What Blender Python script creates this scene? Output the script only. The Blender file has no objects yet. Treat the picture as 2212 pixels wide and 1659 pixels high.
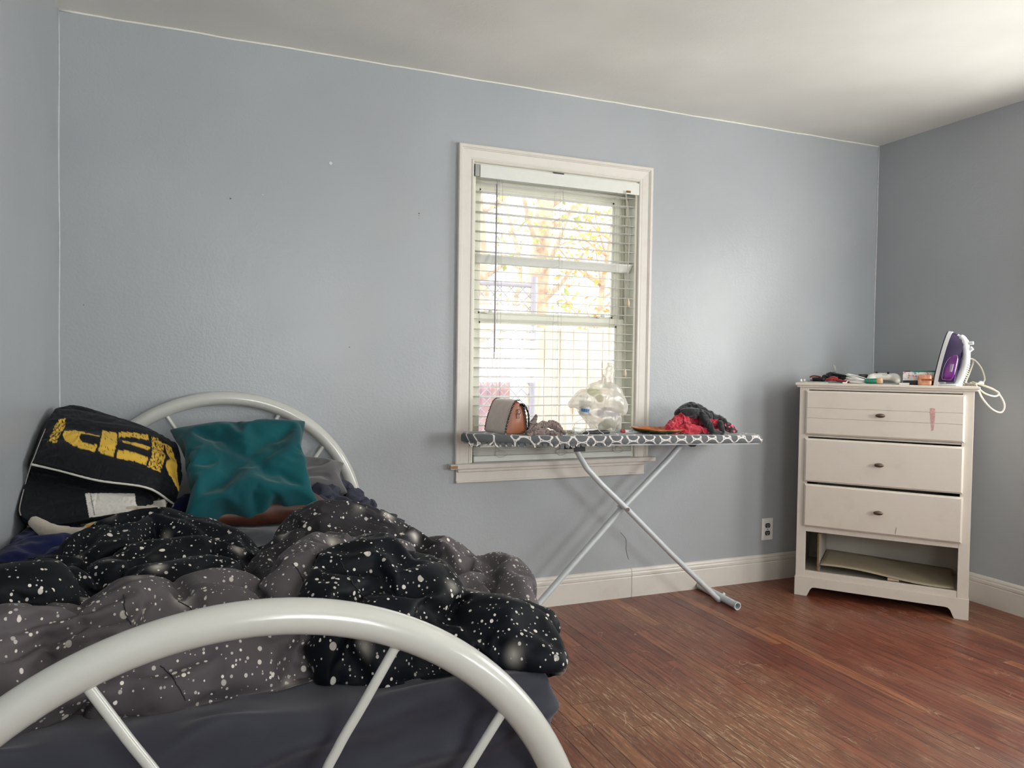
import bpy, bmesh, math, random
import numpy as np
from mathutils import Vector, Matrix, noise
random.seed(7)
scene = bpy.context.scene
COL = scene.collection
PI = math.pi

# ---------------------------------------------------------------- camera
XL, XR, YB, YF, HC = -0.512, 3.572, 3.21, -1.15, 2.44      # room: left, right, back, front, ceiling
CAM_H, FPX = 1.160, 1610.0
YAW, PITCH, ROLL = math.radians(22.247), math.radians(-1.564), math.radians(0.821)
_f = Vector((math.sin(YAW) * math.cos(PITCH), math.cos(YAW) * math.cos(PITCH), math.sin(PITCH)))
_r = Vector((math.cos(YAW), -math.sin(YAW), 0)); _u = _r.cross(_f)
RIGHT = math.cos(ROLL) * _r + math.sin(ROLL) * _u
UP = -math.sin(ROLL) * _r + math.cos(ROLL) * _u
FWD = _f
camd = bpy.data.cameras.new('camera'); cam = bpy.data.objects.new('camera', camd); COL.objects.link(cam)
cam.matrix_world = Matrix(((RIGHT.x, UP.x, -FWD.x, 0), (RIGHT.y, UP.y, -FWD.y, 0), (RIGHT.z, UP.z, -FWD.z, CAM_H), (0, 0, 0, 1)))
camd.sensor_width = 36; camd.lens = 36 * FPX / 2212; camd.clip_start = 0.02; camd.clip_end = 200
scene.camera = cam

# ---------------------------------------------------------------- world, lights, exposure
scene.view_settings.view_transform = 'Standard'; scene.view_settings.look = 'None'
scene.view_settings.gamma = 1.0; scene.view_settings.use_curve_mapping = False
scene.view_settings.exposure = 0.32
world = bpy.data.worlds.new('sky'); scene.world = world; world.use_nodes = True
_bg = world.node_tree.nodes['Background']; _bg.inputs[0].default_value = (0.97, 0.985, 1.0, 1); _bg.inputs[1].default_value = 4.0

def area(name, loc, size, direction, power, color):
    l = bpy.data.lights.new(name, 'AREA'); l.shape = 'RECTANGLE'; l.size, l.size_y = size
    l.energy = power; l.color = color
    o = bpy.data.objects.new(name, l); COL.objects.link(o); o.location = loc
    o.rotation_euler = Vector(direction).to_track_quat('-Z', 'Y').to_euler()
    return o
# daylight arriving at the window in the right wall, then two added fill lamps behind the camera
area('window_and_fill_light', (XR + 0.085, 1.62, 1.42), (1.07, 1.07), (-1, 0, 0.0), 34, (1.0, 0.985, 0.955))
area('window_and_fill_light', (0.75, YF - 0.055, 1.40), (.95, 1.16), (-.6, 1, 1.0), 34, (1.0, 1.0, .97))
area('window_and_fill_light', (2.95, YF - 0.055, 1.40), (.95, 1.16), (-.25, 1, .9), 46, (1.0, 1.0, .97))

# ---------------------------------------------------------------- helpers
def at(px, py, Y=None, X=None, Z=None):
    """photo pixel -> world point on the plane y=Y, x=X or z=Z"""
    d = FWD + RIGHT * ((px - 1106) / FPX) - UP * ((py - 829.5) / FPX)
    t = Y / d.y if Y is not None else (X / d.x if X is not None else (Z - CAM_H) / d.z)
    return Vector((0, 0, CAM_H)) + d * t

def lin(r, g=None, b=None):
    if g is None: r, g, b = r
    f = lambda c: (c / 255) / 12.92 if c / 255 <= 0.04045 else ((c / 255 + 0.055) / 1.055) ** 2.4
    return (f(r), f(g), f(b), 1.0)

class NT:
    def __init__(s, name):
        s.m = bpy.data.materials.new(name); s.m.use_nodes = True; s.t = s.m.node_tree
        s.b = s.t.nodes['Principled BSDF']; s.out = s.t.nodes['Material Output']
    def n(s, typ, **kw):
        nd = s.t.nodes.new(typ)
        for k, v in kw.items(): setattr(nd, k, v)
        return nd
    def link(s, a, b): s.t.links.new(a, b)
    def put(s, sock, v):
        if isinstance(v, bpy.types.NodeSocket): s.link(v, sock)
        else: sock.default_value = v
    def math(s, op, a, b=None, c=None):
        nd = s.n('ShaderNodeMath', operation=op); s.put(nd.inputs[0], a)
        if b is not None: s.put(nd.inputs[1], b)
        if c is not None: s.put(nd.inputs[2], c)
        return nd.outputs[0]
    def mix(s, f, a, b, mode='MIX'):
        nd = s.n('ShaderNodeMix', data_type='RGBA', blend_type=mode); s.put(nd.inputs[0], f)
        s.put(nd.inputs[6], a); s.put(nd.inputs[7], b); return nd.outputs[2]
    def ramp(s, f, lo, hi, a=0.0, b=1.0):
        nd = s.n('ShaderNodeMapRange'); nd.clamp = True; s.put(nd.inputs[0], f)
        nd.inputs[1].default_value = lo; nd.inputs[2].default_value = hi
        nd.inputs[3].default_value = a; nd.inputs[4].default_value = b; return nd.outputs[0]
    def pos(s):
        return s.n('ShaderNodeNewGeometry').outputs['Position']
    def obj(s):
        return s.n('ShaderNodeTexCoord').outputs['Object']
    def map(s, v, scale=(1, 1, 1), loc=(0, 0, 0), rot=(0, 0, 0)):
        nd = s.n('ShaderNodeMapping'); s.link(v, nd.inputs[0]); nd.inputs['Scale'].default_value = scale
        nd.inputs['Location'].default_value = loc; nd.inputs['Rotation'].default_value = rot; return nd.outputs[0]
    def noise(s, v, scale, detail=3, rough=0.5, dist=0.0, out=0):
        nd = s.n('ShaderNodeTexNoise'); s.link(v, nd.inputs['Vector']); nd.inputs['Scale'].default_value = scale
        nd.inputs['Detail'].default_value = detail; nd.inputs['Roughness'].default_value = rough
        nd.inputs['Distortion'].default_value = dist; return nd.outputs[out]
    def vor(s, v, scale, feature='F1', out='Distance', rnd=1.0):
        nd = s.n('ShaderNodeTexVoronoi', feature=feature); s.link(v, nd.inputs['Vector'])
        nd.inputs['Scale'].default_value = scale; nd.inputs['Randomness'].default_value = rnd; return nd.outputs[out]
    def bump(s, h, strength=0.3, dist=0.01, normal=None):
        nd = s.n('ShaderNodeBump'); nd.inputs['Strength'].default_value = strength; nd.inputs['Distance'].default_value = dist
        s.link(h, nd.inputs['Height'])
        if normal is not None: s.link(normal, nd.inputs['Normal'])
        s.link(nd.outputs[0], s.b.inputs['Normal']); return nd.outputs[0]
    def set(s, **kw):
        for k, v in kw.items():
            key = {'color': 'Base Color', 'rough': 'Roughness', 'metal': 'Metallic', 'spec': 'Specular IOR Level',
                   'sheen': 'Sheen Weight', 'coat': 'Coat Weight', 'trans': 'Transmission Weight', 'alpha': 'Alpha'}[k]
            s.put(s.b.inputs[key], v)
        return s

def plain(name, rgb, rough=0.5, metal=0.0, spec=0.5, vary=0.04, vscale=30, bump=0.0, bscale=200, sheen=0.0, coat=0.0):
    """one-colour surface with a little mottling of its own"""
    t = NT(name); v = t.obj(); nz = t.noise(v, vscale, 4)
    c = lin(*rgb); d = tuple(max(0, x * (1 - vary * 4)) for x in c[:3]) + (1,)
    t.set(color=t.mix(t.ramp(nz, .35, .75), c, d), rough=rough, metal=metal, spec=spec, sheen=sheen, coat=coat)
    if bump: t.bump(t.noise(v, bscale, 3), bump, 0.002)
    return t.m

def add(name, verts, faces, mat, parent=None, smooth=False, uv=None):
    me = bpy.data.meshes.new(name); me.from_pydata([tuple(v) for v in verts], [], faces); me.update()
    if smooth:
        for p in me.polygons: p.use_smooth = True
    return link(name, me, mat, parent)
def wmat(o):
    M = Matrix()
    while o is not None:
        M = Matrix.LocRotScale(o.location, o.rotation_euler, o.scale) @ M; o = o.parent
    return M
def link(name, me, mat, parent=None, local=False):
    """meshes are built in world coordinates and moved into the parent's space here (unless local)"""
    o = bpy.data.objects.new(name, me); COL.objects.link(o)
    for m in (mat if isinstance(mat, (list, tuple)) else [mat]):
        if m: me.materials.append(m)
    if parent is not None:
        if not local: me.transform(wmat(parent).inverted())
        o.parent = parent
    return o
def empty(name, loc=(0, 0, 0), rotz=0.0):
    o = bpy.data.objects.new(name, None); COL.objects.link(o); o.location = loc; o.rotation_euler = (0, 0, rotz)
    o.empty_display_size = 0.05; return o
def tag(o, label=None, cat=None, group=None, kind=None):
    if label: o['label'] = label
    if cat: o['category'] = cat
    if group: o['group'] = group
    if kind: o['kind'] = kind
    return o

class G:
    """collects shapes into one mesh"""
    def __init__(s): s.bm = bmesh.new()
    def box(s, lo, hi, bevel=0.0, M=None, seg=2):
        lo, hi = Vector(lo), Vector(hi); b = bmesh.new()
        bmesh.ops.create_cube(b, size=1.0)
        for v in b.verts: v.co = Vector([lo[i] + (v.co[i] + .5) * (hi[i] - lo[i]) for i in range(3)])
        if bevel > 0:
            bmesh.ops.bevel(b, geom=b.edges[:], offset=bevel, segments=seg, affect='EDGES', profile=0.5)
        return s.merge(b, M)
    def merge(s, b, M=None):
        me = bpy.data.meshes.new('t')
        if M is not None: bmesh.ops.transform(b, matrix=M, verts=b.verts[:])
        b.to_mesh(me); b.free(); s.bm.from_mesh(me); bpy.data.meshes.remove(me); return s
    def raw(s, verts, faces):
        vs = [s.bm.verts.new(v) for v in verts]
        for f in faces:
            try: s.bm.faces.new([vs[i] for i in f])
            except ValueError: pass
        return s
    def grid(s, rows, closed_u=False, closed_v=False):
        nr, nc = len(rows), len(rows[0]); vs = [[s.bm.verts.new(p) for p in r] for r in rows]
        for i in range(nr if closed_v else nr - 1):
            for j in range(nc if closed_u else nc - 1):
                s.bm.faces.new((vs[i][j], vs[i][(j + 1) % nc], vs[(i + 1) % nr][(j + 1) % nc], vs[(i + 1) % nr][j]))
        return vs
    def tube(s, pts, r, n=12, caps=True, closed=False, ry=None, up=None):
        """tube along a polyline; r is a number or a list"""
        pts = [Vector(p) for p in pts]; m = len(pts); rr = r if isinstance(r, (list, tuple)) else [r] * m
        tan = []
        for i in range(m):
            a = pts[(i - 1) % m] if (closed or i > 0) else pts[0]; b = pts[(i + 1) % m] if (closed or i < m - 1) else pts[-1]
            t = (b - a); tan.append(t.normalized() if t.length > 1e-9 else Vector((0, 0, 1)))
        ref = Vector(up) if up else (Vector((0, 0, 1)) if abs(tan[0].z) < .9 else Vector((1, 0, 0)))
        nrm = (ref - tan[0] * ref.dot(tan[0])).normalized(); rings = []
        for i in range(m):
            if up: nrm = (Vector(up) - tan[i] * Vector(up).dot(tan[i])); nrm = nrm.normalized() if nrm.length > 1e-6 else Vector((1, 0, 0))
            else:
                nrm = (nrm - tan[i] * nrm.dot(tan[i])).normalized()
            bi = tan[i].cross(nrm); r2 = rr[i] if ry is None else ry
            rings.append([pts[i] + nrm * (math.cos(2 * PI * k / n) * rr[i]) + bi * (math.sin(2 * PI * k / n) * r2) for k in range(n)])
        vs = s.grid(rings, closed_u=True, closed_v=closed)
        if caps and not closed:
            s.bm.faces.new(list(reversed(vs[0]))); s.bm.faces.new(vs[-1])
        return s
    def cyl(s, a, b, r, n=20, r2=None):
        return s.tube([a, b], [r, r if r2 is None else r2], n)
    def lathe(s, prof, n=24, M=None, sx=1, sy=1):
        rows = [[Vector((p[0] * math.cos(2 * PI * k / n) * sx, p[0] * math.sin(2 * PI * k / n) * sy, p[1])) for k in range(n)] for p in prof]
        if M is not None: rows = [[M @ v for v in r] for r in rows]
        vs = s.grid(rows, closed_u=True)
        if prof[0][0] > 1e-6: s.bm.faces.new(list(reversed(vs[0])))
        if prof[-1][0] > 1e-6: s.bm.faces.new(vs[-1])
        return s
    def prism(s, poly, lo, hi, f):
        """poly (a,b) extruded; f(a,b,h)->point"""
        n = len(poly); A = [s.bm.verts.new(f(a, b, lo)) for a, b in poly]; B = [s.bm.verts.new(f(a, b, hi)) for a, b in poly]
        for i in range(n): s.bm.faces.new((A[i], A[(i + 1) % n], B[(i + 1) % n], B[i]))
        s.bm.faces.new(list(reversed(A))); s.bm.faces.new(B); return s
    def done(s, name, mat, parent=None, smooth=None, subsurf=0, clean=True, local=False):
        if clean: bmesh.ops.remove_doubles(s.bm, verts=s.bm.verts[:], dist=1e-6)
        bmesh.ops.recalc_face_normals(s.bm, faces=s.bm.faces[:])
        me = bpy.data.meshes.new(name); s.bm.to_mesh(me); s.bm.free()
        if smooth is not None:
            for p in me.polygons: p.use_smooth = True
            if smooth < 180: me.set_sharp_from_angle(angle=math.radians(smooth))
        o = link(name, me, mat, parent, local)
        if subsurf:
            m = o.modifiers.new('s', 'SUBSURF'); m.levels = m.render_levels = subsurf
        return o

def cr(pts, n, closed=False):
    """Catmull-Rom through points (Vectors or tuples), n samples per span"""
    P = [Vector(p) for p in pts]; m = len(P); out = []
    for i in range(m if closed else m - 1):
        p0 = P[(i - 1) % m] if (closed or i > 0) else P[0] * 2 - P[1]; p1 = P[i]; p2 = P[(i + 1) % m]
        p3 = P[(i + 2) % m] if (closed or i < m - 2) else P[-1] * 2 - P[-2]
        for k in range(n):
            t = k / n
            out.append(0.5 * ((2 * p1) + (p2 - p0) * t + (2 * p0 - 5 * p1 + 4 * p2 - p3) * t * t + (3 * p1 - p0 - 3 * p2 + p3) * t ** 3))
    if not closed: out.append(P[-1].copy())
    return out
def fbm(p, o=4):
    return noise.fractal(p, 1.0, 2.0, o, noise_basis='PERLIN_ORIGINAL')
def sstep(a, b, x):
    t = max(0.0, min(1.0, (x - a) / (b - a))); return t * t * (3 - 2 * t)
# ---------------------------------------------------------------- cloth helpers
def chain_points(chain, step=6):
    """chain of (point, radius) -> dense samples"""
    q = cr([Vector((p[0].x, p[0].y, p[0].z)) for p in chain], step)
    rr = cr([Vector((p[1], 0, 0)) for p in chain], step)
    return [(a, max(.004, b.x)) for a, b in zip(q, rr)]
def fused(chains, voxel, boxes=(), flat=1.0):
    """one closed skin over many rounded rolls; returns (verts, faces)"""
    g = G()
    for ch in chains:
        s = chain_points(ch) if len(ch) > 1 else [(ch[0][0], ch[0][1])]
        pts = [a for a, b in s]; rad = [b for a, b in s]
        if len(s) > 1:
            g.tube(pts, rad, 16)
            ends = ((pts[0], rad[0]), (pts[-1], rad[-1]))
        else: ends = ((pts[0], rad[0]),)
        for c, r in ends:
            b = bmesh.new(); bmesh.ops.create_uvsphere(b, u_segments=16, v_segments=10, radius=r)
            bmesh.ops.translate(b, vec=c, verts=b.verts[:]); g.merge(b)
    for lo, hi in boxes: g.box(lo, hi)
    me = bpy.data.meshes.new('t'); g.bm.to_mesh(me); g.bm.free()
    o = bpy.data.objects.new('t', me); COL.objects.link(o)
    m = o.modifiers.new('r', 'REMESH'); m.mode = 'VOXEL'; m.voxel_size = voxel
    sm = o.modifiers.new('s', 'SMOOTH'); sm.factor = .5; sm.iterations = 3
    dg = bpy.context.evaluated_depsgraph_get(); me2 = bpy.data.meshes.new_from_object(o.evaluated_get(dg))
    bpy.data.objects.remove(o); bpy.data.meshes.remove(me)
    return me2
def crumple(me, grow=0.12, frames=12, pins=None, goal=1.0, gravity=0.0, mass=0.3, bend=0.5, pressure=0.0, quality=5, tension=15):
    """lets the skin buckle like cloth with too much fabric in it; returns the settled mesh"""
    o = bpy.data.objects.new('c', me); COL.objects.link(o)
    if pins is not None:
        vg = o.vertex_groups.new(name='p')
        for w in sorted(set(pins)):
            if w > 0: vg.add([i for i, x in enumerate(pins) if x == w], w, 'REPLACE')
    m = o.modifiers.new('c', 'CLOTH'); c = m.settings
    c.quality = quality; c.mass = mass; c.shrink_min = -grow; c.shrink_max = -grow
    c.tension_stiffness = tension; c.compression_stiffness = tension; c.shear_stiffness = tension / 2; c.bending_stiffness = bend
    c.air_damping = 2; c.effector_weights.gravity = gravity
    if pressure: c.use_pressure = True; c.uniform_pressure_force = pressure
    if pins is not None: c.vertex_group_mass = 'p'; c.pin_stiffness = goal
    m.collision_settings.use_collision = False; m.collision_settings.use_self_collision = False
    m.point_cache.frame_start = 1; m.point_cache.frame_end = frames + 1
    for f in range(1, frames + 1): scene.frame_set(f)
    dg = bpy.context.evaluated_depsgraph_get(); me2 = bpy.data.meshes.new_from_object(o.evaluated_get(dg))
    bpy.data.objects.remove(o); scene.frame_set(1)
    return me2
def smooth_mesh(me, it=3, fac=.5, sub=0):
    o = bpy.data.objects.new('t', me); COL.objects.link(o)
    if sub: m = o.modifiers.new('u', 'SUBSURF'); m.levels = sub
    if it: m = o.modifiers.new('s', 'SMOOTH'); m.factor = fac; m.iterations = it
    dg = bpy.context.evaluated_depsgraph_get(); me2 = bpy.data.meshes.new_from_object(o.evaluated_get(dg))
    bpy.data.objects.remove(o); return me2
def co_of(me):
    a = np.empty(len(me.vertices) * 3); me.vertices.foreach_get('co', a); return a.reshape(-1, 3)
def set_co(me, a): me.vertices.foreach_set('co', a.ravel()); me.update()
def nor_of(me):
    a = np.empty(len(me.vertices) * 3); me.vertices.foreach_get('normal', a); return a.reshape(-1, 3)
def vcol(me, name, arr):
    """one grey value (or rgb) per vertex that follows the print on the cloth"""
    at_ = me.color_attributes.new(name, 'FLOAT_COLOR', 'POINT'); n = len(me.vertices)
    a = np.ones((n, 4), dtype=np.float32); arr = np.asarray(arr, dtype=np.float32)
    if arr.ndim == 1: a[:, :3] = arr[:, None]
    else: a[:, :3] = arr
    at_.data.foreach_set('color', a.ravel())
def shade(me):
    me.polygons.foreach_set('use_smooth', [True] * len(me.polygons)); me.update()
def edges_of(me):
    e = np.empty(len(me.edges) * 2, dtype=np.int64); me.edges.foreach_get('vertices', e); return e.reshape(-1, 2)
def diffuse(a, e, it):
    """spreads a per-vertex field over the skin, it rounds"""
    n = len(a); deg = np.bincount(e[:, 0], minlength=n) + np.bincount(e[:, 1], minlength=n); deg = np.maximum(deg, 1)[:, None]
    for _ in range(it):
        s = np.empty_like(a)
        for k in range(a.shape[1]):
            s[:, k] = np.bincount(e[:, 0], weights=a[e[:, 1], k], minlength=n) + np.bincount(e[:, 1], weights=a[e[:, 0], k], minlength=n)
        a = .3 * a + .7 * s / deg
    return a
def wrinkle(me, grow=.25, frames=14, bend=.5, goal=.0, low=60, keep=.15, amount=1.0, sub=1, tension=15, floor=None, smooth=1):
    """buckles the cloth, but holds its large shape where it lies"""
    co = co_of(me); e = edges_of(me)
    me2 = crumple(me, grow=grow, frames=frames, bend=bend, pins=[goal] * len(co) if goal else None, tension=tension)
    d = co_of(me2) - co; l = diffuse(d.copy(), e, low)
    out = co + (d - l * (1 - keep)) * amount
    if floor is not None: out[:, 2] = np.where(out[:, 2] < floor, floor + (out[:, 2] - floor) * .05, out[:, 2])
    set_co(me2, out); me3 = smooth_mesh(me2, smooth, .5, sub=sub); shade(me3); return me3
# ---------------------------------------------------------------- materials
def wall_paint(name, rgb, rgb2, bmp=.34):
    t = NT(name); v = t.pos()
    big = t.noise(v, 1.6, 3); c = t.mix(t.ramp(big, .35, .65), lin(*rgb), lin(*rgb2))
    smudge = t.ramp(t.noise(t.map(v, (1, 1, .6)), 2.2, 1), .5, .8)
    c = t.mix(t.math('MULTIPLY', smudge, .10), c, lin(152, 152, 142))
    t.set(color=c, rough=t.ramp(t.noise(v, 3, 3), .3, .7, .322, .36), spec=.45)
    peel = t.noise(v, 95, 3, .55); roll = t.noise(t.map(v, (1, 1, .6)), 26, 3)
    h = t.math('ADD', t.math('MULTIPLY', peel, .6), t.math('MULTIPLY', roll, .5))
    t.bump(h, bmp, .004); return t.m
M_WALL = wall_paint('blue_grey_wall_paint', (170, 174, 178), (164, 168, 172))
M_CEIL = wall_paint('ceiling_paint', (232, 230, 223), (220, 218, 211), .2)
def white_paint(name, rgb, rough=.38, dirt=.5, chips=True):
    t = NT(name); v = t.pos(); c = lin(*rgb)
    d = t.ramp(t.noise(t.map(v, (1, 1, 1.4)), 9, 6, .65), .5, .8)
    col = t.mix(t.math('MULTIPLY', d, dirt * .35), c, lin(150, 138, 118))
    if chips:
        k = t.math('GREATER_THAN', t.noise(v, 55, 4, .7), .74)
        col = t.mix(t.math('MULTIPLY', k, .75), col, lin(95, 80, 66))
    t.set(color=col, rough=rough, spec=.5); t.bump(t.noise(v, 60, 3), .12, .002); return t.m
M_TRIM = white_paint('old_white_trim_paint', (216, 210, 202))
M_DRESSER = white_paint('dresser_white_paint', (222, 213, 202), .42, .4, False)
M_VINYL = plain('window_vinyl', (226, 224, 208), .35, vary=.01)
M_BLIND = plain('blind_slat_white', (222, 222, 216), .42, vary=.01)
M_CORD = plain('blind_cord', (205, 200, 188), .8)
M_TUBE = plain('white_enamel_tube', (198, 198, 192), .22, vary=.01, vscale=8, coat=.3)
M_LEG = plain('white_powder_coat_leg', (205, 211, 214), .3, vary=.015)
M_DARK = plain('dark_hardware', (30, 32, 34), .45)
M_BLACKP = plain('black_plastic', (18, 19, 22), .35)
M_WHITEP = plain('white_plastic', (236, 235, 232), .3, vary=.005)
M_CREAMP = plain('cream_cord', (236, 229, 208), .45, vary=.01)
M_SILVER = plain('bare_metal', (190, 188, 184), .25, 1.0, vary=.02)
M_BRONZE = plain('knob_metal', (118, 102, 92), .35, .8)

def floor_wood():
    t = NT('worn_red_oak_strips'); v = t.pos(); s = t.n('ShaderNodeSeparateXYZ'); t.link(v, s.inputs[0])
    x, y = s.outputs[0], s.outputs[1]; W = .0575
    u = t.math('DIVIDE', x, W); row = t.math('FLOOR', u); fu = t.math('FRACT', u)
    wn = t.n('ShaderNodeTexWhiteNoise', noise_dimensions='1D'); t.link(row, wn.inputs['W'])
    L = t.math('MULTIPLY_ADD', wn.outputs['Value'], .5, .75)
    q = t.math('DIVIDE', t.math('MULTIPLY_ADD', wn.outputs['Value'], 7.3, y), L); cel = t.math('FLOOR', q); fq = t.math('FRACT', q)
    cb = t.n('ShaderNodeCombineXYZ'); t.link(row, cb.inputs[0]); t.link(cel, cb.inputs[1])
    w2 = t.n('ShaderNodeTexWhiteNoise', noise_dimensions='2D'); t.link(cb.outputs[0], w2.inputs['Vector'])
    rs = t.n('ShaderNodeSeparateColor'); t.link(w2.outputs['Color'], rs.inputs[0]); r1, r2, r3 = rs.outputs
    off = t.n('ShaderNodeCombineXYZ'); t.put(off.inputs[0], t.math('MULTIPLY', r1, 13)); t.put(off.inputs[1], t.math('MULTIPLY', r2, 17))
    va = t.n('ShaderNodeVectorMath', operation='ADD'); t.link(v, va.inputs[0]); t.link(off.outputs[0], va.inputs[1])
    grain = t.noise(t.map(va.outputs[0], (42, 2.2, 1)), 2.0, 6, .62, .6)
    fine = t.noise(t.map(va.outputs[0], (260, 7, 1)), 1.0, 4, .6)
    ring = t.noise(t.map(va.outputs[0], (16, 1.0, 1)), 1.6, 2, .5, 2.2)
    base = t.mix(r1, lin(118, 60, 44), lin(134, 74, 52))
    base = t.mix(t.math('MULTIPLY', t.math('GREATER_THAN', r3, .90), .55), base, lin(168, 108, 72))
    base = t.mix(t.math('MULTIPLY', t.math('LESS_THAN', r3, .14), .5), base, lin(98, 50, 39))
    base = t.mix(t.ramp(grain, .42, .68), base, lin(70, 34, 26))
    base = t.mix(t.math('MULTIPLY', t.ramp(t.math('FRACT', t.math('MULTIPLY', ring, 9)), .7, 1.0), .3), base, lin(78, 38, 28))
    base = t.mix(t.math('MULTIPLY', t.ramp(fine, .55, .75), .35), base, lin(170, 112, 78))
    # traffic wear: the finish rubbed to dull tan, most of it in the walkway beside the bed
    wear = t.noise(t.map(v, (1.5, .8, 1), loc=(4, 2, 0)), 1.5, 6, .62); wz = t.ramp(wear, .47, .70)
    dx = t.math('SUBTRACT', x, 1.25); dy = t.math('MULTIPLY', t.math('SUBTRACT', y, 1.3), .75)
    rr = t.math('SQRT', t.math('ADD', t.math('MULTIPLY', dx, dx), t.math('MULTIPLY', dy, dy)))
    wz = t.math('MINIMUM', t.math('ADD', t.math('MULTIPLY', wz, .7), t.math('MULTIPLY', t.ramp(rr, 1.15, .2), t.ramp(wear, .36, .6, .15, .9))), 1.0)
    scr = t.math('MULTIPLY', t.ramp(t.noise(t.map(v, (70, 8, 1), rot=(0, 0, .5)), 1.5, 4, .7), .52, .68), wz)
    base = t.mix(t.math('MULTIPLY', wz, .48), base, lin(146, 112, 84))
    base = t.mix(t.math('MULTIPLY', scr, .8), base, lin(198, 168, 136))
    pale = t.math('MULTIPLY', t.ramp(t.noise(t.map(v, (3.2, 1.6, 1), loc=(7, 3, 0)), 1.6, 5, .65), .58, .70), t.ramp(t.noise(t.map(v, (90, 30, 1)), 1.0, 5, .75), .46, .62))
    base = t.mix(t.math('MULTIPLY', pale, .55), base, lin(196, 160, 132))
    # fine scratches: thin curved lines
    def scratch(scale, rot, loc):
        n = t.noise(t.map(v, (1, .35, 1), loc=loc, rot=(0, 0, rot)), scale, 2, .4, 1.2)
        return t.ramp(t.math('ABSOLUTE', t.math('SUBTRACT', n, .5)), .0035, 0.0)
    sc = t.math('MAXIMUM', scratch(9, .3, (0, 0, 0)), scratch(14, -.8, (3, 4, 1)))
    sc = t.math('MULTIPLY', sc, t.ramp(t.noise(v, 6, 2), .5, .62))
    base = t.mix(t.math('MULTIPLY', sc, .5), base, lin(205, 180, 150))
    gapx = t.math('MINIMUM', fu, t.math('SUBTRACT', 1.0, fu))
    wide = t.math('MULTIPLY_ADD', t.math('GREATER_THAN', wn.outputs['Value'], .78), .022, .012)
    gx = t.math('LESS_THAN', gapx, wide)
    gy = t.math('LESS_THAN', t.math('MULTIPLY', fq, L), .0012)
    gap = t.math('MAXIMUM', gx, gy)
    base = t.mix(t.math('MULTIPLY', gap, .85), base, lin(34, 17, 14))
    rough = t.math('ADD', t.ramp(t.noise(v, 5, 4), .3, .7, .322, .37), t.math('MULTIPLY', wz, .10))
    t.set(color=base, rough=t.math('MULTIPLY_ADD', gap, .3, rough), spec=.5)
    h = t.math('ADD', t.math('MULTIPLY', fine, .12), t.math('MULTIPLY', gap, -1.2))
    h = t.math('ADD', h, t.math('MULTIPLY', r2, .35)); h = t.math('ADD', h, t.math('MULTIPLY', t.noise(v, 8, 2), .8))
    t.bump(h, .25, .0022); return t.m
M_FLOOR = floor_wood()

def glass_mat():
    t = NT('window_glass'); t.t.nodes.remove(t.b)
    a = t.n('ShaderNodeBsdfTransparent'); a.inputs[0].default_value = (.93, .95, .95, 1)
    g = t.n('ShaderNodeBsdfGlossy'); g.inputs['Roughness'].default_value = .03
    f = t.n('ShaderNodeFresnel'); f.inputs[0].default_value = 1.45; m = t.n('ShaderNodeMixShader')
    t.link(f.outputs[0], m.inputs[0]); t.link(a.outputs[0], m.inputs[1]); t.link(g.outputs[0], m.inputs[2]); t.link(m.outputs[0], t.out.inputs[0])
    return t.m
M_GLASS = glass_mat()
# ---------------------------------------------------------------- room shell
TH = .17
def struct(name, g, mat, smooth=None, parent=None):
    o = g.done(name, mat, parent, smooth); o['kind'] = 'structure'; return o
W1 = (1.110, 1.972, .705, 2.066)      # opening in the back wall: x0,x1,z0,z1
W2 = (1.06, 2.18, .86, 1.98)          # opening in the right wall: y0,y1,z0,z1
W3 = (2.44, 3.46, .80, 2.02); W4 = (.24, 1.26, .80, 2.02)           # openings added in the unseen wall behind the camera, for fill light
def wall_with_hole(g, a0, a1, hole, f):
    h0, h1, z0, z1 = hole
    for lo, hi in (((a0, 0), (h0, HC)), ((h1, 0), (a1, HC)), ((h0, 0), (h1, z0)), ((h0, z1), (h1, HC))):
        p, q = f(lo[0], lo[1], 0), f(hi[0], hi[1], TH)
        g.box([min(p[i], q[i]) for i in range(3)], [max(p[i], q[i]) for i in range(3)])
g = G(); wall_with_hole(g, XL - TH, XR + TH, W1, lambda a, z, d: (a, YB + d, z)); wall_back = struct('wall_back', g, M_WALL)
g = G(); wall_with_hole(g, YF, YB, W2, lambda a, z, d: (XR + d, a, z)); struct('wall_right', g, M_WALL)
g = G(); wall_with_hole(g, 1.85, XR + TH, W3, lambda a, z, d: (a, YF - d, z)); wall_with_hole(g, XL - TH, 1.85, W4, lambda a, z, d: (a, YF - d, z)); struct('wall_front', g, M_WALL)
g = G(); g.box((XL - TH, YF, 0), (XL, YB, HC)); wall_left = struct('wall_left', g, M_WALL)
g = G(); g.box((XL - TH, YF - TH, -.1), (XR + TH, YB + TH, 0)); struct('floor', g, M_FLOOR)
g = G(); g.box((XL - TH, YF - TH, HC), (XR + TH, YB + TH, HC + .1)); struct('ceiling', g, M_CEIL)

# caulk bead in the room corners and wobbly cut-in line at the ceiling
g = G()
for x, y, sx, sy in ((XL, YB, 1, -1), (XR, YB, -1, -1)):
    g.tube([(x + sx * (.0015 + .001 * math.sin(z * 9)), y + sy * .002, z) for z in np.linspace(.0, HC, 40)], .0035, 8)
struct('trim_1', g, plain('caulk', (196, 198, 200), .5), 180)
g = G()
pts = [(x, YB - .001, HC - .0035 - .0022 * fbm(Vector((x * 5, 0, 0)))) for x in np.linspace(XL, XR, 90)]
g.tube(pts, .0045, 6)
struct('trim_2', g, M_CEIL, 180)

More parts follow.
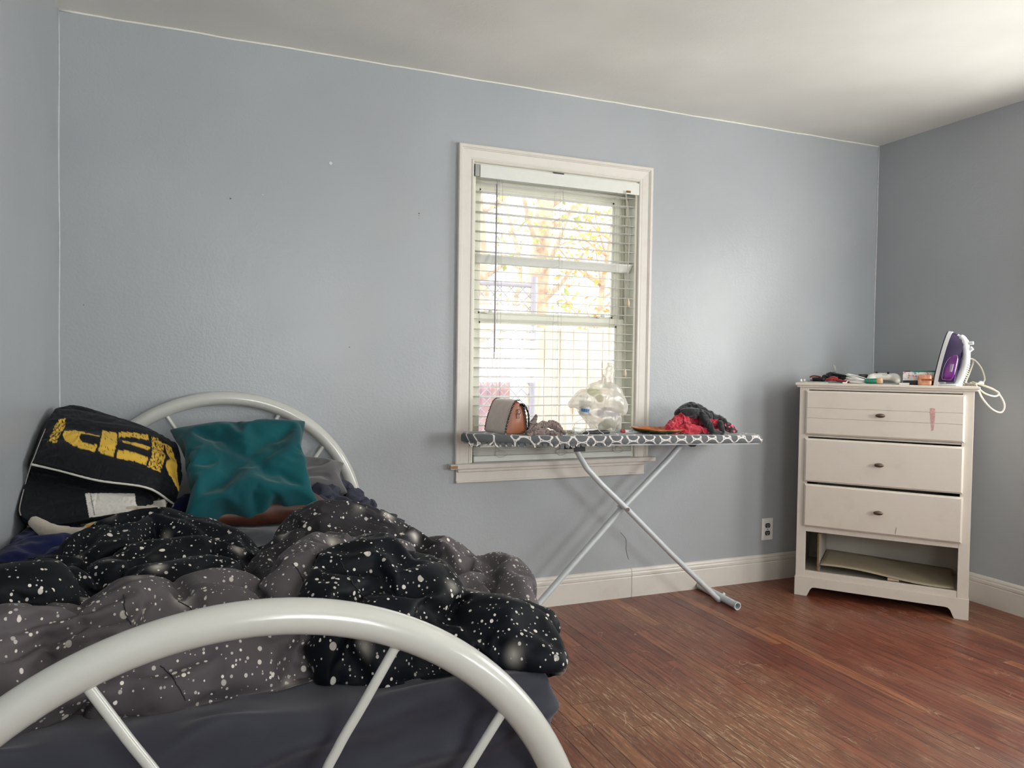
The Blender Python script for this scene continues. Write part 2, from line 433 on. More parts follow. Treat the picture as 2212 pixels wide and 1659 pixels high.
# baseboards: flat board, groove and rounded cap
BP = [(0, 0), (.014, 0), (.014, .098), (.0125, .101), (.0125, .104), (.015, .107), (.015, .118), (.012, .124), (.0125, .130), (.009, .138), (.004, .142), (0, .142)]
def board(name, a, b, inward):
    a, b, n = Vector(a), Vector(b), Vector(inward); g = G(); L = (b - a).length
    rows = []
    for d, z in BP: rows.append([a + n * d + Vector((0, 0, z)), b + n * d + Vector((0, 0, z))])
    vs = g.grid(rows); 
    g.bm.faces.new([r[0] for r in vs]); g.bm.faces.new([r[1] for r in reversed(vs)])
    return g
xj = at(1362, 1230, Y=YB).x
g = board('b', (XL, YB, 0), (xj - .0012, YB, 0), (0, -1, 0)); g2 = board('b', (xj + .0012, YB, 0), (XR, YB, 0), (0, -1, 0))
me = bpy.data.meshes.new('t'); g2.bm.to_mesh(me); g.bm.from_mesh(me); g2.bm.free()
struct('baseboard_back', g, M_TRIM)
struct('baseboard_right', board('b', (XR, YB - .015, 0), (XR, YF, 0), (-1, 0, 0)), M_TRIM)
struct('baseboard_left', board('b', (XL, YF, 0), (XL, YB - .015, 0), (1, 0, 0)), M_TRIM)
struct('baseboard_front', board('b', (XR - .015, YF, 0), (XL + .015, YF, 0), (0, 1, 0)), M_TRIM)

# windows
CP = [(0, 0), (0, .011), (.004, .015), (.009, .015), (.012, .0115), (.016, .0115), (.019, .013), (.052, .017), (.055, .021), (.058, .021), (.060, .0245), (.072, .0245), (.076, .020), (.076, 0)]
def window(name, rect, f, full):
    """f(a, z, d): a along the wall, d into the room"""
    a0, a1, z0, z1 = rect; root = empty(name, f((a0 + a1) / 2, z0, 0)); root['kind'] = 'structure'
    g = G(); rows = []
    for d, h in CP: rows.append([f(a0 - d, z0, h), f(a0 - d, z1 + d, h), f(a1 + d, z1 + d, h), f(a1 + d, z0, h)])
    vs = g.grid(rows)
    for k in (0, 3): g.bm.faces.new([r[k] for r in vs])
    g.done('casing', M_TRIM, root)
    def bx(g, lo, hi, bev=0.0):
        p, q = f(*lo), f(*hi); g.box([min(p[i], q[i]) for i in range(3)], [max(p[i], q[i]) for i in range(3)], bev)
    g = G(); bx(g, (a0 - .105, z0 - .022, -.0), (a1 + .105, z0, .048), .004)
    bx(g, (a0, z0 - .022, -.14), (a1, z0 - .0005, 0)); g.done('stool', M_TRIM, root)
    g = G(); bx(g, (a0 - .070, z0 - .086, 0), (a1 + .055, z0 - .022, .016), .002)
    bx(g, (a0 - .066, z0 - .040, .014), (a1 + .051, z0 - .022, .028), .006)
    bx(g, (a0 - .070, z0 - .088, .010), (a1 + .055, z0 - .078, .021), .003); g.done('apron', M_TRIM, root)
    g = G(); t = .012; D0, D1 = -TH, 0
    bx(g, (a0, z0, D0), (a0 + t, z1, D1)); bx(g, (a1 - t, z0, D0), (a1, z1, D1)); bx(g, (a0 + t, z1 - t, D0), (a1 - t, z1, D1))
    for e, s in ((a0 + t, 1), (a1 - t, -1)):                      # channels the sashes slide in
        bx(g, (min(e, e + s * .012), z0, -.074), (max(e, e + s * .012), z1 - t, -.066), .001)
        bx(g, (min(e, e + s * .012), z0, -.104), (max(e, e + s * .012), z1 - t, -.098), .001)
        bx(g, (min(e, e + s * .006), z0, -.140), (max(e, e + s * .006), z1 - t, -.130), .001)
    g.done('jamb', M_VINYL, root)
    zm = z0 + (z1 - z0) * .49
    for nm, s0, s1, d0, d1, top, bot, side in (('lower_sash', z0 + .004, zm + .02, -.098, -.074, .036, .06, .048), ('upper_sash', zm - .012, z1 - t, -.130, -.106, .075, .036, .055)):
        g = G(); b0, b1 = a0 + t + .002, a1 - t - .002
        bx(g, (b0, s0, d0), (b0 + side, s1, d1), .002); bx(g, (b1 - side, s0, d0), (b1, s1, d1), .002)
        bx(g, (b0 + side, s1 - top, d0), (b1 - side, s1, d1), .002); bx(g, (b0 + side, s0, d0), (b1 - side, s0 + bot, d1), .002)
        # glazing bead
        for (p, q) in (((b0 + side, s0 + bot), (b0 + side + .008, s1 - top)), ((b1 - side - .008, s0 + bot), (b1 - side, s1 - top)),
                       ((b0 + side, s1 - top - .008), (b1 - side, s1 - top)), ((b0 + side, s0 + bot), (b1 - side, s0 + bot + .008))):
            bx(g, (p[0], p[1], d0 + .006), (q[0], q[1], d1 - .006))
        o = g.done(nm, M_VINYL, root)
        g = G(); bx(g, (b0 + side, s0 + bot, (d0 + d1) / 2 - .002), (b1 - side, s1 - top, (d0 + d1) / 2 + .002)); g.done('glass_pane', M_GLASS, o)
        if nm == 'lower_sash':
            for fr in (.10, .82):
                a = b0 + (b1 - b0) * fr; g = G(); bx(g, (a, s1, d0), (a + .055, s1 + .008, d1), .003)
                bx(g, (a + .015, s1 + .008, d0 + .004), (a + .035, s1 + .020, d1 - .004), .004)
                bx(g, (a + .02, s1 + .018, d0 + .008), (a + .075, s1 + .024, d0 + .018), .002); g.done('sash_lock', M_WHITEP, o)
    return root
win = window('window_1', W1, lambda a, z, d: (a, YB - d, z), True)
window('window_2', W2, lambda a, z, d: (XR - d, a, z), False)
window('added_window_3', W3, lambda a, z, d: (a, YF + d, z), False); window('added_window_4', W4, lambda a, z, d: (a, YF + d, z), False)  # unseen windows added around the two fill lamps
# bare wood where the paint broke off the left end of the stool
g = G(); g.box((W1[0] - .1065, YB - .046, W1[2] - .0195), (W1[0] - .088, YB - .030, W1[2] - .004), .003)
g.box((W1[0] - .102, YB - .0495, W1[2] - .018), (W1[0] - .072, YB - .045, W1[2] - .005), .002)
tag(g.done('chipped_wood', plain('bare_pine', (176, 138, 96), .8, vary=.1, vscale=120), win), 'bare yellow wood at the chipped end')
# specks, spackle dots and a paint flake on the back wall
def blob(g, x, z, w, h, d=.002, seed=0):
    n = 14; ring = [(x + math.cos(2 * PI * k / n) * w * (1 + .35 * fbm(Vector((seed, k * .7, 0)))), z + math.sin(2 * PI * k / n) * h * (1 + .35 * fbm(Vector((seed + 3, k * .7, 0))))) for k in range(n)]
    g.prism(ring, 0, d, lambda a, b, q: (a, YB - q, b))
g = G()
for i, (px, py, w) in enumerate(((714, 353, .0065), (568, 421, .0022))):
    p = at(px, py, Y=YB); blob(g, p.x, p.z, w, w, .003, i)
tag(g.done('spackle_dot', plain('spackle', (218, 222, 226), .7), wall_back), 'white filler dots on the grey paint')
for i, (px, py, w) in enumerate(((498, 429, .0034), (905, 461, .0032), (905, 466, .0018), (905, 472, .0014), (181, 659, .002), (755, 750, .0025))):
    g = G(); p = at(px, py, Y=YB); blob(g, p.x, p.z, w, w * .8, .0012, i + 5); g.done('nail_hole', plain('nail_hole_dark', (92, 92, 92), .9), wall_back)
g = G(); p = at(1802, 795, Y=YB)
g.prism([(p.x - .012, p.z + .02), (p.x - .002, p.z + .017), (p.x + .008, p.z + .008), (p.x + .012, p.z - .006), (p.x + .008, p.z - .02), (p.x + .002, p.z - .008), (p.x - .006, p.z + .004)], 0, .002, lambda a, b, q: (a, YB - q, b))
tag(g.done('paint_flake', plain('cream_plaster', (216, 210, 190), .8), wall_back), 'cream plaster showing where paint peeled')
# hairline crack below the window
g = G(); k = cr([at(1340, 1150, Y=YB - .0008), at(1352, 1165, Y=YB - .0008), at(1353, 1190, Y=YB - .0008), at(1358, 1208, Y=YB - .0008)], 5); g.tube(k, .0011, 5)
tag(g.done('crack', plain('crack_shadow', (110, 114, 120), .9), wall_back), 'thin vertical crack in the paint')

# ---------------------------------------------------------------- outdoors, behind the back window
M_PINE = None
def fence_mat(name, a, b):
    t = NT(name); v = t.pos(); s = t.map(v, (7, 7, .8)); n1 = t.noise(s, 3, 5, .6, .8)
    c = t.mix(t.ramp(n1, .4, .65), lin(*a), lin(*b)); k = t.vor(t.map(v, (1, 1, .35)), 3.2)
    c = t.mix(t.math('MULTIPLY', t.ramp(k, .12, .05), .8), c, lin(150, 104, 66)); t.set(color=c, rough=.9); return t.m
M_PINE = fence_mat('weathered_pine', (204, 186, 164), (168, 148, 128))
g = G(); g.box((-8, YB + TH + .02, -.65), (16, 30, -.55)); o = struct('ground', g, plain('snow', (240, 242, 246), .9)); 
root = empty('wooden_fence', (3.6, 6.2, -.55)); tag(root, 'weathered wooden board fence seen through the right of the blinds', 'fence')
x = 2.71; i = 0
while x < 6.4:
    w = .135 + .02 * random.random(); g = G(); dz = random.uniform(-.015, .015)
    g.box((x, 6.2 + random.uniform(-.006, .006), -.5), (x + w, 6.22, 1.5 + dz), .004); g.done('board', M_PINE, root); x += w + random.choice((.004, .012)); i += 1
for z in (-.1, 1.1):
    g = G(); g.box((2.66, 6.225, z), (6.45, 6.27, z + .09)); g.done('rail', M_PINE, root)
root = empty('chain_link_fence', (1.5, 5.6, -.55)); tag(root, 'chain link fence seen through the left of the blinds', 'fence')
g = G(); M_WIRE = plain('galvanised_wire', (150, 142, 146), .5, .2); s = .075; x0, x1, z0, z1 = 1.5, 2.44, -.5, 1.80
k = x0 - (z1 - z0)
while k < x1:
    for sg in (1, -1):
        pa, pb = [], []
        a = (k, z0) if sg == 1 else (k, z1); b = (k + (z1 - z0), z1 if sg == 1 else z0)
        t0 = max(0, (x0 - a[0]) / (b[0] - a[0])); t1 = min(1, (x1 - a[0]) / (b[0] - a[0]))
        if t1 > t0: g.tube([(a[0] + (b[0] - a[0]) * t, 5.6, a[1] + (b[1] - a[1]) * t) for t in (t0, t1)], .0045, 5)
    k += s * 1.35
g.done('wire_mesh', M_WIRE, root)
g = G(); g.cyl((2.47, 5.6, -.55), (2.47, 5.6, 1.87), .03, 14); g.done('post', M_WIRE, root)
g = G(); g.cyl((1.5, 5.6, 1.80), (2.47, 5.6, 1.80), .02, 10); g.done('top_rail', M_WIRE, root)
g = G(); g.box((.9, 6.6, -.55), (2.68, 6.75, 1.25)); tag(g.done('brick_wall', fence_mat('pinkish_brick', (176, 140, 132), (138, 110, 122))), 'pinkish low brick wall behind the chain link fence', 'wall')
# pale garage across the yard, bare autumn trees above it
root = empty('garage', (7, 13, -.55)); tag(root, 'white garage with a low roof beyond the board fence', 'building')
M_SID = plain('white_siding', (240, 240, 238), .8); g = G()
for k in range(20): g.box((4.4, 13 - .006 * (k % 2), -.55 + k * .15), (11.5, 13.1, -.55 + k * .15 + .145), .004)
g.done('wall', M_SID, root)
g = G(); g.prism([(12.7, 2.45), (16.5, 4.0), (16.5, 3.9), (12.7, 2.35)], 4.1, 11.8, lambda a, b, h: (h, a, b)); g.done('roof', plain('grey_shingle', (205, 200, 200), .9), root)
def tree(x, y, h, r, col, label, seed, leaves=260, lr=1.2):
    rnd = random.Random(seed); root = empty('tree', (x, y, -.55)); tag(root, label, 'tree', 'trees beyond the fences')
    g = G(); M_BARK = M_BARKS
    trunk = cr([(x, y, -.55), (x + rnd.uniform(-.15, .15), y, h * .3), (x + rnd.uniform(-.3, .3), y, h * .6), (x + rnd.uniform(-.4, .4), y, h)], 6)
    g.tube(trunk, [r * (1 - .75 * i / len(trunk)) for i in range(len(trunk))], 10)
    g.done('trunk', M_BARK, root, 180)
    g = G(); tips = []
    for k in range(16):
        b = trunk[int(len(trunk) * rnd.uniform(.35, .98))]; a = rnd.uniform(0, 2 * PI); l = rnd.uniform(.6, 1.0) * lr
        p = cr([b, b + Vector((math.cos(a) * l * .5, math.sin(a) * l * .5, l * .35)), b + Vector((math.cos(a) * l, math.sin(a) * l, l * .9))], 4)
        g.tube(p, [r * .28 * (1 - .8 * i / len(p)) for i in range(len(p))], 6); tips += p[3:]
    g.done('branches', M_BARK, root, 180)
    g = G()
    for k in range(leaves):
        c = rnd.choice(tips) + Vector([rnd.gauss(0, .16) for _ in range(3)]); s = rnd.uniform(.04, .075)
        R = Matrix.Rotation(rnd.uniform(0, 6.28), 3, Vector([rnd.gauss(0, 1) for _ in range(3)]).normalized())
        g.raw([c + R @ Vector(q) for q in ((-s, 0, 0), (0, -s * .5, 0), (s, 0, 0), (0, s * .5, s * .2))], [(0, 1, 2, 3)])
    g.done('leaves', col, root, clean=False)
M_BARKS = plain('pale_bark', (190, 160, 136), .9, vary=.12, vscale=12)
LO, LG = plain('orange_leaf', (232, 158, 84), .8, vary=.15, vscale=9), plain('green_leaf', (168, 178, 104), .8, vary=.15, vscale=9)
tree(4.15, 9.1, 6.5, .20, LG, 'thick pale tree trunk rising in the middle of the window view', 3, 340, 1.0)
tree(2.78, 7.6, 4.6, .10, LG, 'slim tree with green leaves at the left edge of the window view', 9, 260, .85)
tree(4.67, 11.8, 4.6, .08, LO, 'slender bare tree left of the thick trunk', 8, 60, .6)
tree(6.07, 11.0, 4.1, .09, LO, 'small tree with orange autumn leaves at the right of the window view', 11, 620, .95)
# ---------------------------------------------------------------- bed
BCX = .063
bed = tag(empty('bed_frame', (BCX, 2.15, 0)), 'white metal bed frame with round arched headboard and footboard', 'bed')
def arch(y, cz, R, name):
    pts = [(BCX - R, y, 0.0), (BCX - R, y, cz * .5)] + [(BCX + R * math.cos(a), y, cz + R * math.sin(a)) for a in np.linspace(PI, 0, 73)] + [(BCX + R, y, cz * .5), (BCX + R, y, 0.0)]
    g = G(); g.tube(pts, .0265, 28, up=(0, 1, 0)); o = g.done(name, M_TUBE, bed, 60); return o
def spoke(y, pts, par, r=.0078):
    g = G(); g.tube(cr([(p[0], y, p[1]) for p in pts], 6), r, 14, up=(0, 1, 0)); g.done('spoke', M_TUBE, par, 60)
for nm, y, cz, R in (('headboard', 3.155, .478, .529), ('footboard', 1.13, .250, .536)):
    o = arch(y, cz, R, nm)
    def rad(a, k=1.0): return (R * k * math.cos(math.radians(a)), cz + R * k * math.sin(math.radians(a)))
    for s in (-1, 1):
        a, z = rad(65.5); P = [(a, z), (a - .060, z - .10), (a - .100, z - .165), (a - .122, z - .22), (a - .128, z - .36)]
        spoke(y, [(BCX + s * p[0], p[1]) for p in P], o)
        a, z = rad(41); P = [(a, z), (a - .050, z - .068), (a - .085, z - .12), (a - .103, z - .17), (a - .108, z - .235)]
        spoke(y, [(BCX + s * p[0], p[1]) for p in P], o)
    g = G(); zz = rad(65.5)[1] - .36; g.tube([(BCX - R, y, zz), (BCX + R, y, zz)], .0085, 14); g.done('cross_bar', M_TUBE, o, 60)
for s in (-1, 1):
    g = G(); x = BCX + s * .505; g.box((x - .002, 1.15, .245), (x + .002, 3.13, .285)); g.box((min(x, x - s * .035), 1.15, .243), (max(x, x - s * .035), 3.13, .247)); g.done('side_rail', M_TUBE, bed)
for k in range(9):
    g = G(); y = 1.3 + k * .21; g.box((BCX - .50, y - .02, .2475), (BCX + .50, y + .02, .2505)); g.done('slat', M_TUBE, bed)
for y, z in ((1.13, .0), (3.155, 0.)):
    for s in (-1, 1):
        R = .536 if y < 2 else .529
        g = G(); g.cyl((BCX + s * R, y, 0.0), (BCX + s * R, y, .02), .029, 20); g.done('foot_cap', M_BLACKP, bed, 60)

M_TICK = plain('mattress_ticking', (214, 206, 178), .75, vary=.03, vscale=60, bump=.2, bscale=90)
g = G(); g.box((-.466, 1.185, .2515), (.592, 3.115, .408), .03, seg=4); tag(g.done('box_spring', M_TICK, None, 60), 'cream box foundation between bed frame and dark mattress', 'box spring')
def fabric(name, rgb, rgb2=None, rough=.85, sheen=.4, weave=900, wb=.12, nscale=5, spec=.25):
    t = NT(name); v = t.obj(); n = t.noise(v, nscale, 4); c = lin(*rgb); d = lin(*(rgb2 or [x * .85 for x in rgb]))
    t.set(color=t.mix(t.ramp(n, .35, .65), c, d), rough=rough, sheen=sheen, spec=spec); t.b.inputs['Sheen Roughness'].default_value = .5
    t.bump(t.noise(v, weave, 2), wb, .001); return t.m
M_SHEET = fabric('slate_jersey', (54, 54, 65), (47, 47, 58), .75, .2)
me = fused([], .016, boxes=[((-.472, 1.215, .400), (.580, 3.11, .600))])
me = smooth_mesh(me, 14, .5)
co = co_of(me); n = nor_of(me)
c2 = co.copy()
for i in range(len(co)):
    x, y, z = co[i]
    if n[i][1] < -.3:       # long soft pulls across the foot end
        s = (z - .40) * 1.0 - (x + .4) * .22
        w = math.sin(s * 78 + 2.2 * fbm(Vector((x * 3, z * 8, 1)))) * .5 + .5
        c2[i] += n[i] * .024 * (w ** 2.0) * sstep(.40, .44, z)
    if n[i][2] > .5:
        c2[i][2] += .004 * fbm(Vector((x * 6, y * 5, 3))) + .008 * max(0, fbm(Vector((x * 9 + y * 3, y * 4, 7)))) * sstep(2.2, 2.5, y)
    if n[i][0] > .5: c2[i][0] += .004 * math.sin((y * 3 + z * 6) * 5) * .6
set_co(me, c2)
me = wrinkle(me, .10, 8, 3, .12, low=60, amount=.8, sub=1)
tag(link('mattress', me, M_SHEET), 'mattress in a dark slate fitted sheet, bare at the foot of the bed', 'mattress')

def pillow_mesh(TL, TR, BR, BL, thick, n=44, pinch=.10, sag=0.0, power=.42, flat=.5):
    TL, TR, BR, BL = map(Vector, (TL, TR, BR, BL)); nrm = ((TR - TL).cross(BL - TL)).normalized() * -1
    V, F = [], []; idx = {}
    for side in (1, -1):
        for i in range(n + 1):
            for j in range(n + 1):
                edge = i in (0, n) or j in (0, n)
                if edge and (i, j, 0) in idx: continue
                u, v = j / n, i / n
                uu = u + pinch * math.sin(PI * v) ** .8 * (1 - 2 * u) * abs(1 - 2 * u) * .5
                vv = v + pinch * math.sin(PI * u) ** .8 * (1 - 2 * v) * abs(1 - 2 * v) * .5
                p = TL.lerp(TR, uu).lerp(BL.lerp(BR, uu), vv)
                h = thick * .5 * (max(0, math.sin(PI * u) * math.sin(PI * v))) ** power * side
                V.append(p + nrm * h + Vector((0, 0, -sag * math.sin(PI * v)))); idx[(i, j, 0 if edge else side)] = len(V) - 1
    def ix(i, j, s): return idx.get((i, j, 0), idx.get((i, j, s)))
    for s in (1, -1):
        for i in range(n):
            for j in range(n):
                f = (ix(i, j, s), ix(i, j + 1, s), ix(i + 1, j + 1, s), ix(i + 1, j, s)); F.append(f if s == -1 else f[::-1])
    me = bpy.data.meshes.new('p'); me.from_pydata([tuple(v) for v in V], [], F); me.update(); return me
M_TEAL = fabric('teal_velvet', (8, 78, 84), (6, 66, 73), .8, .15, 700, .1, 7, .15)
me = pillow_mesh(at(369, 930, Y=2.90), at(660, 912, Y=2.90), at(694, 1102, Y=2.62), at(398, 1132, Y=2.52), .17, pinch=.07)
me = wrinkle(me, .20, 12, 2.2, .11, low=60, keep=.1, sub=1)
tag(link('throw_pillow', me, M_TEAL), 'teal velvet cushion propped against the headboard', 'cushion')
M_BROWN = fabric('brown_satin', (84, 44, 28), (64, 32, 22), .45, .04, 700, .06, 9, .5)
me = pillow_mesh((-.06, 3.00, .655), (.37, 2.96, .655), (.42, 2.60, .645), (-.04, 2.57, .645), .10, pinch=.08)
me = wrinkle(me, .16, 10, 2, .1, low=60, keep=.1, floor=.600, sub=1)
tag(link('pillow', me, M_BROWN), 'brown satin pillow lying flat under the teal cushion', 'pillow')
M_GREY = fabric('grey_pillowcase', (94, 92, 94), (82, 80, 82), .8, .3)
me = pillow_mesh((.02, 3.12, .78), (.525, 3.12, .735), (.505, 2.90, .65), (.02, 2.90, .68), .09, pinch=.06)
me = wrinkle(me, .2, 10, 2, .1, low=50, keep=.1, sub=1)
tag(link('pillow', me, M_GREY), 'grey pillow at the right of the headboard, mostly behind the teal cushion', 'pillow')
M_SLATE2 = fabric('slate_bedsheet', (58, 60, 74), (50, 52, 65), .75, .04)
ch = [[(at(700, 1085, Y=2.98), .05), (at(735, 1080, Y=2.98), .06), (at(765, 1092, Y=2.92), .05), (at(800, 1118, Y=2.8), .045), (at(838, 1152, Y=2.6), .045), (at(866, 1182, Y=2.4), .035)],
      [(at(698, 1074, Y=2.9), .05), (at(728, 1066, Y=2.98), .05), (at(758, 1078, Y=2.96), .045)], [(at(690, 1100, Y=2.8), .045), (at(740, 1110, Y=2.8), .05), (at(790, 1135, Y=2.7), .04)],
      [(at(735, 1068, Y=3.0), .035), (at(770, 1085, Y=2.95), .04), (at(800, 1112, Y=2.75), .028), (at(860, 1160, Y=2.45), .02)],
      [(Vector((.3, 2.75, .60)), .03), (Vector((.45, 2.6, .60)), .03), (Vector((.5, 2.4, .60)), .03)]]
me = fused(ch, .009); me = wrinkle(me, .35, 14, 1.5, .12, low=100, floor=.600, sub=1)
tag(link('flat_sheet', me, M_SLATE2), 'crumpled slate blue top sheet bunched along the right edge of the bed', 'sheet')
M_ROYAL = fabric('royal_blue_cloth', (16, 24, 74), (12, 18, 56), .9, .1)
ch = [[(Vector((-.45, 2.65, .62)), .045), (Vector((-.44, 2.3, .62)), .05), (Vector((-.42, 2.05, .61)), .045)], [(Vector((-.36, 2.6, .62)), .045), (Vector((-.34, 2.2, .62)), .045)],
      [(Vector((-.25, 2.7, .62)), .045), (Vector((-.12, 2.72, .64)), .05), (Vector((-.07, 2.75, .66)), .04)]]
me = fused(ch, .012, boxes=[((-.47, 2.0, .600), (-.1, 2.75, .63))]); me = wrinkle(me, .3, 10, 1.5, .12, low=80, floor=.600, sub=1)
tag(link('blue_blanket', me, M_ROYAL), 'dark royal blue blanket at the wall, under the folded black blanket', 'blanket')
# cream printed blanket under the folded black one
t = NT('cream_printed_fleece'); a = t.n('ShaderNodeAttribute', attribute_name='print').outputs['Color']; t.set(color=a, rough=.9, sheen=.4); t.bump(t.noise(t.obj(), 500, 2), .15, .001)
ch = [[(at(75, 1128, Y=2.50), .016), (at(110, 1148, Y=2.47), .022), (at(160, 1152, Y=2.46), .020), (at(220, 1138, Y=2.47), .017), (at(290, 1124, Y=2.48), .016), (at(345, 1115, Y=2.50), .015), (at(372, 1112, Y=2.55), .012)],
      [(at(110, 1138, Y=2.60), .02), (at(200, 1135, Y=2.60), .02), (at(340, 1110, Y=2.62), .016)]]
me = fused(ch, .006, boxes=[((-.49, 2.55, .66), (-.12, 3.05, .70))])
co = co_of(me); co[:, 0] = np.maximum(co[:, 0], -.503); set_co(me, co); C = np.tile(np.array(lin(186, 176, 160)[:3]), (len(co), 1))
def pix(co):
    d = co - np.array([0, 0, CAM_H]); z = d @ np.array(FWD); return 1106 + FPX * (d @ np.array(RIGHT)) / z, 829.5 - FPX * (d @ np.array(UP)) / z
px, py = pix(co)
C[(px > 205) & (px < 262) & (py > 1132 - (px - 205) * .22)] = lin(120, 30, 38)[:3]
C[(px > 186) & (px < 205) & (py > 1128)] = lin(196, 150, 66)[:3]
C[(px > 228) & (px < 240) & (py > 1130 - (px - 205) * .22)] = lin(212, 160, 96)[:3]
vcol(me, 'print', C); me = wrinkle(me, .12, 8, 3, .15, low=60, sub=1)
tag(link('cream_blanket', me, t.m), 'cream blanket with a red and gold patch, showing below the black folded blanket', 'blanket')

# folded black blanket with upside-down yellow lettering
rows = [
 [(60, 1085, 3.06), (150, 1085, 3.06), (240, 1082, 3.06), (310, 1080, 3.05), (350, 1078, 3.03)],
 [(100, 960, 3.10), (160, 960, 3.10), (240, 970, 3.10), (310, 980, 3.08), (355, 990, 3.04)],
 [(134, 896, 3.09), (170, 893, 3.10), (240, 918, 3.08), (310, 936, 3.05), (366, 966, 2.98)],
 [(124, 882, 3.00), (165, 878, 3.00), (225, 893, 2.99), (312, 921, 2.96), (378, 955, 2.90)],
 [(108, 905, 2.86), (160, 912, 2.86), (225, 925, 2.84), (318, 945, 2.83), (388, 985, 2.80)],
 [(88, 950, 2.72), (150, 952, 2.70), (225, 968, 2.68), (318, 996, 2.68), (391, 1030, 2.72)],
 [(72, 992, 2.625), (130, 1002, 2.60), (215, 1024, 2.585), (310, 1038, 2.60), (384, 1062, 2.67)],
 [(67, 1003, 2.62), (125, 1016, 2.60), (212, 1038, 2.58), (318, 1054, 2.60), (374, 1088, 2.68)],
 [(66, 1012, 2.66), (125, 1026, 2.65), (212, 1046, 2.64), (312, 1060, 2.66), (362, 1090, 2.73)],
 [(58, 1030, 2.66), (125, 1040, 2.64), (212, 1056, 2.62), (312, 1066, 2.64), (358, 1090, 2.72)],
 [(50, 1062, 2.58), (120, 1075, 2.56), (205, 1080, 2.555), (300, 1082, 2.58), (362, 1094, 2.68)],
 [(42, 1100, 2.52), (115, 1118, 2.52), (200, 1110, 2.53), (290, 1098, 2.56), (366, 1100, 2.64)],
 [(50, 1122, 2.50), (115, 1136, 2.50), (200, 1122, 2.515), (290, 1108, 2.55), (364, 1107, 2.63)],
 [(62, 1130, 2.60), (120, 1136, 2.62), (205, 1124, 2.64), (290, 1112, 2.66), (355, 1108, 2.70)],
]
NR, NCc = 20, 56
grid0 = [cr([at(*p[:2], Y=p[2]) for p in r], NCc) for r in rows]
cols = [cr([grid0[i][j] for i in range(len(rows))], NR, closed=True) for j in range(len(grid0[0]))]
nrow, ncol = len(cols[0]), len(cols)
V = [cols[j][i] for i in range(nrow) for j in range(ncol)]; F = []
for i in range(nrow):
    for j in range(ncol - 1): F.append((i * ncol + j, i * ncol + j + 1, ((i + 1) % nrow) * ncol + j + 1, ((i + 1) % nrow) * ncol + j))
# rounded ends: rings shrinking towards the middle of each end section
for j, inc in ((0, -1), (ncol - 1, 1)):
    ring = [i * ncol + j for i in range(nrow)]; cen = sum((V[k] for k in ring), Vector()) / nrow; axis = (V[ring[0]] - V[ring[0] - inc if inc > 0 else ring[0] + 1]); prev = ring
    for s in range(1, 9):
        k = math.cos(s / 9 * PI / 2) ** 1.0; new = []
        for a in ring: V.append(cen.lerp(V[a], .25 + .75 * k) + Vector((inc * .012 * math.sin(s / 9 * PI / 2), 0, 0))); new.append(len(V) - 1)
        for i in range(nrow):
            a, b = i, (i + 1) % nrow; f = (prev[a], prev[b], new[b], new[a]); F.append(f if inc > 0 else f[::-1])
        prev = new
    V.append(cen + Vector((inc * .012, 0, 0)))
    for i in range(nrow):
        a, b = i, (i + 1) % nrow; f = (prev[a], prev[b], len(V) - 1); F.append(f if inc > 0 else f[::-1])
me = bpy.data.meshes.new('b'); me.from_pydata([tuple(v) for v in V], [], F); me.update()
bm_ = bmesh.new(); bm_.from_mesh(me); bmesh.ops.recalc_face_normals(bm_, faces=bm_.faces[:]); bm_.to_mesh(me); bm_.free()
co = co_of(me); co[:, 0] = np.maximum(co[:, 0], -.504 + .004 * np.sin(co[:, 2] * 40)); set_co(me, co)
px, py = pix(co); cx_, cy_ = (px - 30) / .1808, (py - 860) / .1808
def inside(poly):
    c = np.zeros(len(cx_), bool); n = len(poly)
    for i in range(n):
        (x1, y1), (x2, y2) = poly[i], poly[(i + 1) % n]
        m = ((y1 > cy_) != (y2 > cy_)) & (cx_ < (x2 - x1) * (cy_ - y1) / (y2 - y1 + 1e-9) + x1); c ^= m
    return c
GLY = [([(500,290),(560,262),(620,258),(612,330),(560,420),(510,540),(455,522),(400,525),(450,420),(480,350)], .42),
 ([(600,395),(680,400),(730,382),(860,410),(1025,455),(1020,475),(900,448),(860,440),(810,430),(785,460),(800,500),(860,530),(1000,545),(965,645),(830,610),(700,560),(620,500),(585,440)], .12),
 ([(1060,378),(1125,402),(1228,410),(1235,470),(1225,560),(1185,695),(1005,640),(1045,480)], .2),
 ([(1255,405),(1400,410),(1600,440),(1615,495),(1500,475),(1400,462),(1260,460)], .25), ([(1300,505),(1400,522),(1625,570),(1620,625),(1400,565),(1300,545)], .25),
 ([(1250,603),(1400,640),(1605,705),(1580,800),(1400,745),(1225,700)], .15),
 ([(1640,465),(1720,490),(1790,540),(1805,700),(1755,880),(1600,815),(1640,690),(1655,560)], .42),
 ([(1790,540),(1880,600),(1930,700),(1950,870),(1900,800),(1850,680)], .3), ([(1815,760),(1870,730),(1930,790),(1980,1050),(1975,1135),(1920,1020),(1860,920),(1820,830)], .05)]
C = np.tile(np.array(lin(9, 12, 19)[:3]), (len(co), 1)); front = np.zeros(len(co), bool)
i_of = np.arange(nrow * ncol) // ncol; front[:nrow * ncol] = (i_of > NR * 2.5) & (i_of < NR * 7.2); front[nrow * ncol:] = co[nrow * ncol:, 2] > .70
yl = np.array(lin(218, 176, 66)[:3])
for poly, wear_ in GLY:
    for k in np.nonzero(inside(poly) & front)[0]:
        p = Vector((cx_[k] * .03, cy_[k] * .03, 0))
        if noise.noise(p * 1.7) * .5 + .5 + .3 * noise.noise(p * 4.0) > .10 + wear_ * .78: C[k] = yl
low = np.zeros(len(co), bool); low[:nrow * ncol] = (i_of > NR * 8.8) & (i_of < NR * 12.3)
